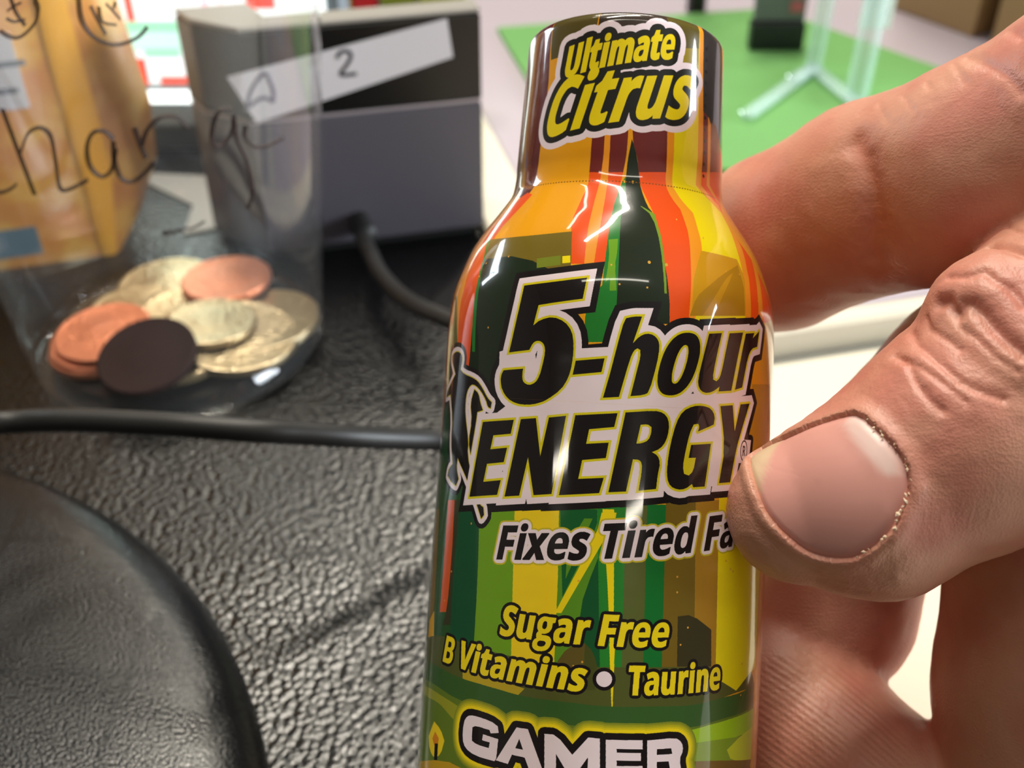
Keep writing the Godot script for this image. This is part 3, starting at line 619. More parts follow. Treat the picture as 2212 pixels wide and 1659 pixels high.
func fill(loops: Array, c: Color) -> void:
	for k in 2:
		var im := sheets[k]
		var w := im.get_width()
		var h := im.get_height()
		var top: float = SHEETS[k][0]
		var sy: float = h / (top - SHEETS[k][1])
		var sx := w / (2.0 * HALF)
		var xs := PackedFloat32Array(); var ys := PackedFloat32Array(); var xe := PackedFloat32Array(); var ye := PackedFloat32Array()
		var lo := 1e9
		var hi := -1e9
		for loop: PackedVector2Array in loops:
			var n := loop.size()
			for i in n:
				var a := Vector2((loop[i].x + HALF) * sx, (top - loop[i].y) * sy)
				var b := loop[(i + 1) % n]
				b = Vector2((b.x + HALF) * sx, (top - b.y) * sy)
				xs.append(a.x); ys.append(a.y); xe.append(b.x); ye.append(b.y)
				lo = minf(lo, a.y); hi = maxf(hi, a.y)
		var m := xs.size()
		for row in range(maxi(0, floori(lo)), mini(h, ceili(hi) + 1)):
			var y := row + 0.5
			var cross := PackedFloat32Array()
			for i in m:
				if (ys[i] <= y) != (ye[i] <= y):
					cross.append(xs[i] + (y - ys[i]) / (ye[i] - ys[i]) * (xe[i] - xs[i]))
			if cross.size() < 2: continue
			cross.sort()
			for i in range(0, cross.size() - 1, 2):
				var x0 := roundi(cross[i])
				var x1 := roundi(cross[i + 1])
				if x1 > x0: im.fill_rect(Rect2i(x0, row, x1 - x0, 1), c)

func grown(loops: Array, d: float, xs := 1.0, join := Geometry2D.JOIN_MITER) -> Array:
	var o := []
	for loop: PackedVector2Array in loops:
		var p := PackedVector2Array()
		for q in loop: p.append(Vector2(q.x * xs, q.y) * 10.0)
		var area := 0.0
		for i in p.size(): area += p[i].cross(p[(i + 1) % p.size()])
		if area < 0: p.reverse()
		for r: PackedVector2Array in Geometry2D.offset_polygon(p, d * 10.0, join):
			var back := PackedVector2Array()
			for q in r: back.append(Vector2(q.x / 10.0 / xs, q.y / 10.0))
			o.append(back)
	return o

func fill_each(loops: Array, c: Color) -> void:
	for l in loops: fill([l], c)

func rounded(loop: PackedVector2Array, passes := 1) -> PackedVector2Array:
	for k in passes:
		var o := PackedVector2Array()
		var n := loop.size()
		for i in n:
			var a := loop[(i + n - 1) % n]; var b := loop[i]; var c := loop[(i + 1) % n]
			var bend := absf((b - a).angle_to(c - b))
			if bend > 0.9 or bend < 0.03:
				o.append(b)
			else:
				o.append(b.lerp(a, 0.25)); o.append(b.lerp(c, 0.25))
		loop = o
	return loop

# Closed outlines of a word, from the flat triangles of a TextMesh.
func word_loops(text: String, font: Font) -> Array:
	var t := TextMesh.new()
	t.font = font
	t.text = text
	t.font_size = 96
	t.pixel_size = 0.01
	t.depth = 0.0
	t.curve_step = 1.0
	var a := t.surface_get_arrays(0)
	var v: PackedVector3Array = a[Mesh.ARRAY_VERTEX]
	var ix: PackedInt32Array = a[Mesh.ARRAY_INDEX]
	var edges := {}
	for i in range(0, ix.size(), 3):
		for k in 3:
			var p := Vector2i(roundi(v[ix[i + k]].x * 20000), roundi(v[ix[i + k]].y * 20000))
			var q := Vector2i(roundi(v[ix[i + (k + 1) % 3]].x * 20000), roundi(v[ix[i + (k + 1) % 3]].y * 20000))
			if edges.has([q, p]): edges.erase([q, p])
			else: edges[[p, q]] = true
	var next := {}
	for e in edges:
		if e[0] != e[1]: next[e[0]] = e[1]
	var loops := []
	while next.size():
		var start: Vector2i = next.keys()[0]
		var at := start
		var l := PackedVector2Array()
		while next.has(at):
			l.append(Vector2(at) / 20000.0)
			var n: Vector2i = next[at]
			next.erase(at)
			at = n
		if l.size() > 2: loops.append(l)
	return loops

func set_word(text: String, at: PackedVector2Array, font: Font) -> Array:
	var ref := word_loops("H", font)
	var base := 1e9
	var cap := -1e9
	for p: Vector2 in ref[0]:
		base = minf(base, p.y); cap = maxf(cap, p.y)
	var loops := word_loops(text, font)
	var lo := 1e9
	var hi := -1e9
	for l in loops:
		for p: Vector2 in l:
			var x := p.x
			lo = minf(lo, x); hi = maxf(hi, x)
	var o := []
	for l in loops:
		var m := PackedVector2Array()
		for p: Vector2 in l:
			m.append(at[0] + (at[1] - at[0]) * (p.x - lo) / (hi - lo) + (at[2] - at[0]) * (p.y - base) / (cap - base))
		o.append(m)
	return o

func outers(loops: Array) -> Array:
	# drop the loops that lie inside another one
	var o := []
	for i in loops.size():
		var inside := false
		for k in loops.size():
			if k != i and Geometry2D.is_point_in_polygon(loops[i][0], loops[k]): inside = true
		if not inside: o.append(loops[i])
	return o

func dot(at: Vector2, rx: float, ry: float, c: Color) -> void:
	var p := PackedVector2Array()
	for i in 20: p.append(at + Vector2(cos(TAU * i / 20) * rx, sin(TAU * i / 20) * ry))
	fill([p], c)

func print_sleeve() -> void:
	for k in 2:
		var im := Image.create(2048, 2048, false, Image.FORMAT_RGB8)
		im.fill(Color("e89e16"))
		sheets.append(im)
	var stripe := ["ec5212", "f0d810", "20482a", "ee9624", "26302a", "709e1e"]
	for i in 6:
		for s in [-1.0, 1.0]:
			var x0: float = s * (23.0 + i * 1.3); var x1: float = s * (24.3 + i * 1.3)
			fill([PackedVector2Array([Vector2(x0, 18), Vector2(x1, 18), Vector2(x1, -50), Vector2(x0, -50)])], Color(stripe[i]))
	for a in ART: fill([rounded(pairs(a[3]))], Color8(a[0], a[1], a[2]))
	# little lit windows printed on the towers
	var rng := RandomNumberGenerator.new()
	rng.seed = 4
	for i in 46:
		var at := Vector2(rng.randf_range(-20, 18), rng.randf_range(-33, 16))
		dot(at, 0.10, 0.10, Color("e0a040"))
	for q in [Vector2(0.9, 18.2), Vector2(2.2, 18.2), Vector2(3.6, 9.6), Vector2(5.4, 9.5)]: dot(q, 0.16, 0.16, Color("d8a03c"))
	var sans := SystemFont.new()
	sans.font_names = PackedStringArray(["Droid Sans"])
	sans.font_weight = 700
	# the two words on the cap
	var cap_words := []
	for w in WORDS:
		if w[1] == "cap": cap_words.append(set_word(w[0], pairs(w[2]), sans))
	for d in [[1.38, PAPER], [0.74, Color("26241f")]]:
		for l in cap_words: fill_each(grown(outers(l), d[0], 0.61, Geometry2D.JOIN_ROUND), d[1])
	for l in cap_words:
		fill_each(grown(outers(l), 0.10, 0.61), Color("eed214"))
		for h in l:
			if not outers(l).has(h): fill([h], Color("26241f"))
	# big word at the foot
	var big := []
	for k in BIG_WORD:
		if not k.ends_with("h"): big.append(rounded(pairs(BIG_WORD[k])))
	for i in 5: fill_each(grown(big, 1.55 - i * 0.16, 1.0, Geometry2D.JOIN_ROUND), Color("66762a").lerp(Color("f2d41c"), (i + 1) / 5.0))
	fill_each(grown(big, 0.62, 1.0, Geometry2D.JOIN_ROUND), INK)
	fill_each(big, PAPER)
	for k in BIG_WORD:
		if k.ends_with("h"): fill([pairs(BIG_WORD[k])], INK)
	# name plate
	var glyphs := []
	for k in LOGO:
		if not k.ends_with("h") or k == "h": glyphs.append(rounded(pairs(LOGO[k])))
	var runner := []
	for k in RUNNER: runner.append(rounded(pairs(RUNNER[k])))
	fill_each(grown(runner, 0.98, 1.0, Geometry2D.JOIN_ROUND), INK)
	fill_each(grown(glyphs, 1.42), INK)
	var reg := PackedVector2Array([Vector2(14.6, -8.9), Vector2(16.6, -8.9), Vector2(16.9, -6.6), Vector2(14.9, -6.6)])
	fill([grown([reg], 0.5, 1.0, Geometry2D.JOIN_ROUND)[0]], INK)
	fill_each(grown(runner, 0.52, 1.0, Geometry2D.JOIN_ROUND), PAPER)
	fill_each(grown(runner, 0.10, 1.0, Geometry2D.JOIN_ROUND), Color("d8c23a"))
	fill_each(runner, INK)
	fill_each(grown(glyphs, 0.80), PAPER)
	fill([reg], PAPER)
	for q in PLATE_GAPS: fill([pairs(q)], PAPER)
	fill_each(grown(glyphs, 0.22), Color("dccb1e"))
	fill_each(glyphs, INK)
	for k in LOGO:
		if k.ends_with("h") and k != "h":
			fill([rounded(pairs(LOGO[k]))], Color("dccb1e"))
			fill_each(grown([rounded(pairs(LOGO[k]))], -0.2), PAPER)
	# registered mark
	var c := Vector2(15.62, -7.69)
	dot(c, 0.62, 1.05, INK); dot(c, 0.50, 0.90, PAPER)
	fill(set_word("R", PackedVector2Array([c + Vector2(-0.24, -0.5), c + Vector2(0.28, -0.5), c + Vector2(-0.24, 0.5)]), sans), INK)
	# smaller words
	for w in WORDS:
		var l := set_word(w[0], pairs(w[2]), sans) if w[1] != "cap" else []
		if w[1] == "black":
			fill_each(grown(outers(l), 0.55, 1.0, Geometry2D.JOIN_ROUND), Color("c9b42a"))
			fill_each(grown(outers(l), 0.40, 1.0, Geometry2D.JOIN_ROUND), PAPER)
			fill_each(grown(outers(l), 0.07), INK)
		elif w[1] == "yel":
			fill_each(grown(outers(l), 0.36, 1.0, Geometry2D.JOIN_ROUND), INK)
			fill_each(grown(outers(l), 0.07), Color("f0d41c"))
		for h in l:
			if not outers(l).has(h): fill([h], PAPER if w[1] == "black" else INK)
	dot(Vector2(1.3, -29.32), 1.05, 1.05, INK); dot(Vector2(1.3, -29.32), 0.72, 0.72, PAPER)
	# perforations
	for i in 120:
		var x := -HALF + i * 0.51
		fill([PackedVector2Array([Vector2(x, 18.25), Vector2(x + 0.26, 18.25), Vector2(x + 0.26, 18.13), Vector2(x, 18.13)])], Color("7a4a14"))
	for i in 12:
		dot(Vector2(15.54, 20.1 + i * 1.21), 0.30, 0.2, Color("171210"))

# A patch of the bottle's skin between two heights and two angles.
func skin_patch(rows: PackedVector2Array, th0: float, th1: float, seg: int, v_top: float, v_bot: float, into: ArrayMesh) -> void:
	var a := []
	a.resize(Mesh.ARRAY_MAX)
	var vs := PackedVector3Array(); var ns := PackedVector3Array(); var uv := PackedVector2Array(); var ix := PackedInt32Array()
	var n := rows.size()
	for i in n:
		var t := rows[mini(i + 1, n - 1)] - rows[maxi(i - 1, 0)]
		var nn := Vector2(t.y, -t.x).normalized()
		for k in seg + 1:
			var th := th0 + (th1 - th0) * k / seg
			vs.append(Vector3(rows[i].x * sin(th), rows[i].y, rows[i].x * cos(th)) * MM)
			ns.append(Vector3(nn.x * sin(th), nn.y, nn.x * cos(th)))
			uv.append(Vector2(float(k) / seg, (v_top - rows[i].y) / (v_top - v_bot)))
	for i in n - 1:
		for k in seg:
			var p := i * (seg + 1) + k
			ix.append_array([p, p + seg + 1, p + 1, p + 1, p + seg + 1, p + seg + 2])
	a[Mesh.ARRAY_VERTEX] = vs; a[Mesh.ARRAY_NORMAL] = ns; a[Mesh.ARRAY_TEX_UV] = uv; a[Mesh.ARRAY_INDEX] = ix
	into.add_surface_from_arrays(Mesh.PRIMITIVE_TRIANGLES, a)

func film(called: String, t: Texture2D) -> StandardMaterial3D:
	var m := mat(called, Color.WHITE, 0.2)
	m.albedo_texture = t
	m.metallic_specular = 0.25
	m.clearcoat_enabled = true
	m.clearcoat = 1.0
	m.clearcoat_roughness = 0.03
	m.heightmap_enabled = true
	m.heightmap_texture = crinkle
	m.heightmap_scale = 0.0016
	return m

func cut(rows: PackedVector2Array, s0: float, s1: float) -> PackedVector2Array:
	var o := PackedVector2Array()
	for i in rows.size():
		if i > 0:
			for e in [s0, s1]:
				if (rows[i - 1].y - e) * (rows[i].y - e) < 0: o.append(rows[i - 1].lerp(rows[i], (e - rows[i - 1].y) / (rows[i].y - rows[i - 1].y)))
		if rows[i].y >= s0 and rows[i].y <= s1: o.append(rows[i])
	return o

func build_bottle() -> void:
	print_sleeve()
	crinkle = noise_tex(FastNoiseLite.TYPE_SIMPLEX, 0.011, 2, 17, 1024)
	var eye := Basis.from_euler(Vector3(deg_to_rad(-TILT), 0, 0))
	var foot := -55.6
	var o := thing("shot_bottle", "small glossy bottle with orange, yellow and green printed sleeve held in the hand", "bottle")
	o.transform = Transform3D(eye * Basis(RIM, AXIS, FACE), (EYE + eye * (AXIS_AT + AXIS * foot)) * MM)
	# outline of the bottle, radius against height along the axis
	var pts := []
	for p in pairs(BOTTLE_OUTLINE): pts.append(Vector3(p.x, p.y, 0))
	var rows := PackedVector2Array()
	for p in spline(pts, 5): rows.append(Vector2(p.x, p.y))
	var up := film("sleeve_print_upper", ImageTexture.create_from_image(sheets[0]))
	var low := film("sleeve_print_lower", ImageTexture.create_from_image(sheets[1]))
	var back_im := Image.create(256, 64, false, Image.FORMAT_RGB8)
	var stripe := ["e89e16", "ec5212", "f0d810", "20482a", "ee9624", "e89e16", "709e1e", "26302a", "f0d810", "ec5212", "e89e16", "20482a"]
	for i in 12: back_im.fill_rect(Rect2i(i * 256 / 12, 0, 22, 64), Color(stripe[i]))
	var rear := film("sleeve_print_rear", ImageTexture.create_from_image(back_im))
	var th := deg_to_rad(100)
	var body := ArrayMesh.new()
	skin_patch(cut(rows, SPLIT, 18.2), -th, th, 120, 36, -4, body)
	skin_patch(cut(rows, -50, SPLIT), -th, th, 120, -4, -50, body)
	skin_patch(cut(rows, -60, 18.2), th, TAU - th, 72, 36, -60, body)
	skin_patch(cut(rows, -60, -50), -th, th, 120, -50, -60, body)
	body.surface_set_material(0, up); body.surface_set_material(1, low); body.surface_set_material(2, rear); body.surface_set_material(3, film("sleeve_foot", null))
	mats["sleeve_foot"].albedo_color = Color8(98, 118, 36)
	var shift := Vector3(0, -foot, 0)
	part("body_sleeve", body, null, o, shift)
	var cap := ArrayMesh.new()
	skin_patch(cut(rows, 18.2, 36.5), -th, th, 120, 36, -4, cap)
	skin_patch(cut(rows, 18.2, 36.5), th, TAU - th, 72, 36, -60, cap)
	cap.surface_set_material(0, up); cap.surface_set_material(1, rear)
	part("cap_sleeve", cap, null, o, shift)
	part("cap_top", lathe(PackedVector2Array([Vector2(9.5, 35.85), Vector2(9.2, 35.7), Vector2(0.01, 35.7)]), 48), mat("cap_black", Color(0.05, 0.05, 0.05), 0.3), o, shift)
	part("foot", lathe(PackedVector2Array([Vector2(0.01, -54.2), Vector2(11, -54.2), Vector2(13.5, -55.4), Vector2(16.2, -55.4)]), 48), mat("bottle_plastic", Color(0.75, 0.62, 0.2), 0.3), o, shift)

# ------------------------------------------------------------------ hand: bones with radii, joined as one smooth skin
const PAD := Vector3(33.0, -34.5, -119.0)  # ball of the ring finger, with its ridges
const CELL := 0.75
const BLOCK := 8
const BLEND := 1.6

var bone_a := PackedVector3Array()
var bone_d := PackedVector3Array()
var bone_i := PackedFloat32Array()
var bone_r := PackedFloat32Array()
var bone_g := PackedFloat32Array()

func flesh(p: Vector3, near: PackedInt32Array) -> float:
	var r := 1e9
	for i in near:
		var pa := p - bone_a[i]
		var ba := bone_d[i]
		var h := clampf(pa.dot(ba) * bone_i[i], 0.0, 1.0)
		var d := (pa - ba * h).length() - bone_r[i] - bone_g[i] * h
		var m := BLEND - absf(d - r)
		r = minf(d, r)
		if m > 0.0: r -= m * m * 0.25 / BLEND
	return r

var nail_c := Vector3.ZERO
var nail_x := Vector3.ZERO
var nail_y := Vector3.ZERO
var nail_n := Vector3.ZERO
var nail_poly := PackedVector2Array()
var creases := []

func nail_gap(q: Vector2) -> float:
	# distance to the nail's edge, negative inside
	var d := 1e9
	var n := nail_poly.size()
	for i in n:
		d = minf(d, q.distance_squared_to(Geometry2D.get_closest_point_to_segment(q, nail_poly[i], nail_poly[(i + 1) % n])))
	d = sqrt(d)
	return -d if Geometry2D.is_point_in_polygon(q, nail_poly) else d

func furrow(p: Vector3, n: Vector3) -> float:
	# how far the skin stands out (+) or is drawn in (-) here, mm
	var d := 0.0
	var q := p - nail_c
	if q.length_squared() < 160.0 and n.dot(nail_n) > 0.05:
		var g := nail_gap(Vector2(q.dot(nail_x), q.dot(nail_y)))
		if g < 0.0: d -= 0.4 * minf(1.0, -g / 0.25)
		else: d += 0.38 * exp(-pow((g - 0.35) / 0.8, 2.0))
	q = p - PAD
	if q.length_squared() < 150.0:
		d += 0.035 * sin(TAU * (q.x * 0.545 + q.y * 0.84 + 0.012 * q.x * q.x) / 0.68) * smoothstep(12.0, 8.0, q.length())
	for c in creases:
		var box: AABB = c[3]
		if not box.has_point(p): continue
		var line: PackedVector3Array = c[2]
		var best := 1e9
		for i in line.size() - 1:
			best = minf(best, p.distance_squared_to(Geometry3D.get_closest_point_to_segment(p, line[i], line[i + 1])))
		var w: float = c[0]
		if best < 16.0 * w * w:
			best = sqrt(best) / w
			d += c[1] * (0.2 * exp(-pow(best - 1.5, 2.0)) - exp(-pow(best * 1.6, 2.0)))
	return d

func wants_detail(p: Vector3) -> bool:
	var q := p - nail_c
	if q.length_squared() < 130.0 and q.dot(nail_n) > -5.0: return true
	if (p - PAD).length_squared() < 150.0 and p.z > -128.0: return true
	for c in creases:
		var box: AABB = c[3]
		if box.has_point(p):
			for v: Vector3 in c[2]:
				if v.distance_squared_to(p) < 12.0: return true
	return false

func build_hand() -> void:
	for b in HAND_BONES:
		var a := Vector3(b[0], b[1], b[2])
		var d := Vector3(b[3], b[4], b[5]) - a
		bone_a.append(a); bone_d.append(d); bone_i.append(1.0 / d.length_squared()); bone_r.append(b[6]); bone_g.append(b[7] - b[6])
	var all := PackedInt32Array(range(bone_a.size()))
	# nail frame
	var edge := triples(NAIL_EDGE)
	for p in edge: nail_c += p / edge.size()
	nail_x = (edge[1] - edge[12]).normalized()
	nail_n = (edge[17] - edge[7]).cross(nail_x).normalized()
	if nail_n.z < 0: nail_n = -nail_n
	nail_y = nail_n.cross(nail_x)
	for p in edge: nail_poly.append(Vector2((p - nail_c).dot(nail_x), (p - nail_c).dot(nail_y)))
	nail_poly = rounded(nail_poly, 2)
	for c in SKIN_CREASES:
		var line := triples(c[2])
		var bx := AABB(line[0], Vector3.ZERO)
		for v in line: bx = bx.expand(v)
		creases.append([c[0], c[1], line, bx.grow(4.0 * c[0])])
	# surface nets over blocks that the skin crosses
	var lo := Vector3(1e9, 1e9, 1e9)
	var hi := -lo
	for b in HAND_BONES:
		var r := maxf(b[6], b[7]) + 2.0
		for p in [Vector3(b[0], b[1], b[2]), Vector3(b[3], b[4], b[5])]:
			lo = lo.min(p - Vector3.ONE * r); hi = hi.max(p + Vector3.ONE * r)
	var step := CELL * BLOCK
	var nb := Vector3i(((hi - lo) / step).ceil())
	var NX := (nb.x + 1) * BLOCK; var NY := (nb.y + 1) * BLOCK
	var ids := {}
	var verts := PackedVector3Array()
	var owner_ := []
	var edges := PackedInt32Array()
	var reach := step * 0.87
	var B1 := BLOCK + 1
	var corner := PackedVector3Array()
	for k in 8: corner.append(Vector3(k & 1, (k >> 1) & 1, (k >> 2) & 1))
	var pair_of := [[0, 1], [2, 3], [4, 5], [6, 7], [0, 2], [1, 3], [4, 6], [5, 7], [0, 4], [1, 5], [2, 6], [3, 7]]
	for bz in nb.z:
		for by in nb.y:
			for bx in nb.x:
				var o := lo + Vector3(bx, by, bz) * step
				var mid := o + Vector3.ONE * step * 0.5
				var d0 := flesh(mid, all)
				if absf(d0) > reach + 0.8: continue
				var near := PackedInt32Array()
				for i in all:
					if flesh(mid, PackedInt32Array([i])) < d0 + 2.0 * reach + BLEND: near.append(i)
				var f := PackedFloat32Array()
				f.resize(B1 * B1 * B1)
				var at := 0
				for z in B1:
					for y in B1:
						for x in B1:
							f[at] = flesh(o + Vector3(x, y, z) * CELL, near)
							at += 1
				for z in BLOCK:
					for y in BLOCK:
						for x in BLOCK:
							at = x + B1 * (y + B1 * z)
							var v0 := f[at]
							# edges from this corner
							var gx := bx * BLOCK + x; var gy := by * BLOCK + y; var gz := bz * BLOCK + z
							var key := gx + NX * (gy + NY * gz)
							var s0 := v0 < 0.0
							if s0 != (f[at + 1] < 0.0): edges.append_array([key, 0, 1 if s0 else 0])
							if s0 != (f[at + B1] < 0.0): edges.append_array([key, 1, 1 if s0 else 0])
							if s0 != (f[at + B1 * B1] < 0.0): edges.append_array([key, 2, 1 if s0 else 0])
							if absf(v0) > CELL * 2.2: continue
							var c := [v0, f[at + 1], f[at + B1], f[at + B1 + 1], f[at + B1 * B1], f[at + B1 * B1 + 1], f[at + B1 * B1 + B1], f[at + B1 * B1 + B1 + 1]]
							var inside := 0
							for k in 8:
								if c[k] < 0.0: inside += 1
							if inside == 0 or inside == 8: continue
							var sum := Vector3.ZERO
							var count := 0
							for e in pair_of:
								var p: float = c[e[0]]; var q: float = c[e[1]]
								if (p < 0.0) != (q < 0.0):
									sum += corner[e[0]].lerp(corner[e[1]], p / (p - q))
									count += 1
							ids[key] = verts.size()
							verts.append(o + (Vector3(x, y, z) + sum / count) * CELL)
							owner_.append(near)
	var tris := PackedInt32Array()
	for i in range(0, edges.size(), 3):
		var k := edges[i]
		var u := 1; var v := NX
		if edges[i + 1] == 0: u = NX; v = NX * NY
		elif edges[i + 1] == 1: u = NX * NY; v = 1
		if not (ids.has(k) and ids.has(k - u) and ids.has(k - v) and ids.has(k - u - v)): continue
		var q := [ids[k], ids[k - u], ids[k - u - v], ids[k - v]]
		if edges[i + 2] == 0: q.reverse()
		tris.append_array([q[0], q[2], q[1], q[0], q[3], q[2]])
	# finer triangles round the nail and along the folds of the skin
	for turn in 2:
		var mark := PackedByteArray()
		mark.resize(verts.size())
		for i in verts.size(): mark[i] = 1 if wants_detail(verts[i]) else 0
		var mids := {}
		var out := PackedInt32Array()
		for i in range(0, tris.size(), 3):
			var t := [tris[i], tris[i + 1], tris[i + 2]]
			var m := [-1, -1, -1]
			for k in 3:
				var a: int = t[k]; var b: int = t[(k + 1) % 3]
				if mark[a] == 1 and mark[b] == 1:
					var key := mini(a, b) * 4000000 + maxi(a, b)
					if not mids.has(key):
						mids[key] = verts.size()
						verts.append((verts[a] + verts[b]) * 0.5)
						owner_.append(owner_[a])
					m[k] = mids[key]
			var cut_edges := 0
			for k in 3: cut_edges += 1 if m[k] >= 0 else 0
			if cut_edges == 0: out.append_array(t)
			elif cut_edges == 3: out.append_array([t[0], m[0], m[2], m[0], t[1], m[1], m[2], m[1], t[2], m[0], m[1], m[2]])
			else:
				for k in 3:
					if m[k] >= 0:
						out.append_array([t[k], m[k], t[(k + 2) % 3], m[k], t[(k + 1) % 3], t[(k + 2) % 3]])
						break
		tris = out
	# settle the vertices on the skin, then draw the furrows in
	var n_of := PackedVector3Array()
	n_of.resize(verts.size())
	var h := 0.05
	for i in verts.size():
		var near: PackedInt32Array = owner_[i]
		var p := verts[i]
		var f0 := flesh(p, near)
		var g := Vector3(flesh(p + Vector3(h, 0, 0), near) - f0, flesh(p + Vector3(0, h, 0), near) - f0, flesh(p + Vector3(0, 0, h), near) - f0) / h
		var gl := maxf(g.length(), 0.2)
		p -= g / gl * f0 / gl
		n_of[i] = g / gl
		verts[i] = p
	var blotch := FastNoiseLite.new()
	blotch.seed = 5
	blotch.frequency = 0.10
	blotch.fractal_octaves = 3
	var lump := FastNoiseLite.new()
	lump.seed = 9
	lump.frequency = 0.32
	lump.fractal_octaves = 3
	var cols := PackedColorArray()
	cols.resize(verts.size())
	for i in verts.size():
		var p := verts[i]
		var d := furrow(p, n_of[i])
		verts[i] = p + n_of[i] * (d + 0.10 * lump.get_noise_3dv(p))
		var b := blotch.get_noise_3dv(p)
		var c := SKIN.lerp(SKIN_RED, clampf(0.35 + b * 0.9, 0.0, 1.0))
		cols[i] = c
	# normals of the finished surface
	var ns := PackedVector3Array()
	ns.resize(verts.size())
	for i in range(0, tris.size(), 3):
		var a := verts[tris[i]]
		var fn := (verts[tris[i + 2]] - a).cross(verts[tris[i + 1]] - a)
		ns[tris[i]] += fn; ns[tris[i + 1]] += fn; ns[tris[i + 2]] += fn
	for i in verts.size():
		ns[i] = ns[i].normalized()
		if ns[i].dot(n_of[i]) < 0: ns[i] = -ns[i]
	var base := Vector3(70, 0, -105)
	for i in verts.size(): verts[i] = (verts[i] - base) * MM
	var arr := []
	arr.resize(Mesh.ARRAY_MAX)
	arr[Mesh.ARRAY_VERTEX] = verts; arr[Mesh.ARRAY_NORMAL] = ns; arr[Mesh.ARRAY_COLOR] = cols; arr[Mesh.ARRAY_INDEX] = tris
	var mesh := ArrayMesh.new()
	mesh.add_surface_from_arrays(Mesh.PRIMITIVE_TRIANGLES, arr)
	print("hand vertices ", verts.size())
	var skin := mat("skin", Color.WHITE, 0.46)
	skin.vertex_color_use_as_albedo = true
	skin.subsurf_scatter_enabled = true
	skin.subsurf_scatter_strength = 0.07
	relief(skin, noise_tex(FastNoiseLite.TYPE_CELLULAR, 0.05, 2, 21, 1024), 15.0, 0.05)
	var eye := Basis.from_euler(Vector3(deg_to_rad(-TILT), 0, 0))
	var o := thing("hand", "hand with bare thumb and curled fingers gripping the small printed bottle", "hand")
	o.transform = Transform3D(eye, (EYE + eye * base) * MM)
	part("skin", mesh, skin, o)
	build_nail(o, base, all)

const SKIN := Color(0.62, 0.30, 0.205)
const SKIN_RED := Color(0.56, 0.195, 0.145)

const MOON_GLINT := [-1.8, -6.5, -3.1, -6.1, -4.9, -4.6, -6.4, -2.9, -6.9, -1.3, -5.7, -1.0, -3.9, -2.6, -2.3, -4.2, -1.2, -5.5]  # half moon together with a light reflection painted into the nail colour
const NAIL_TURN := true

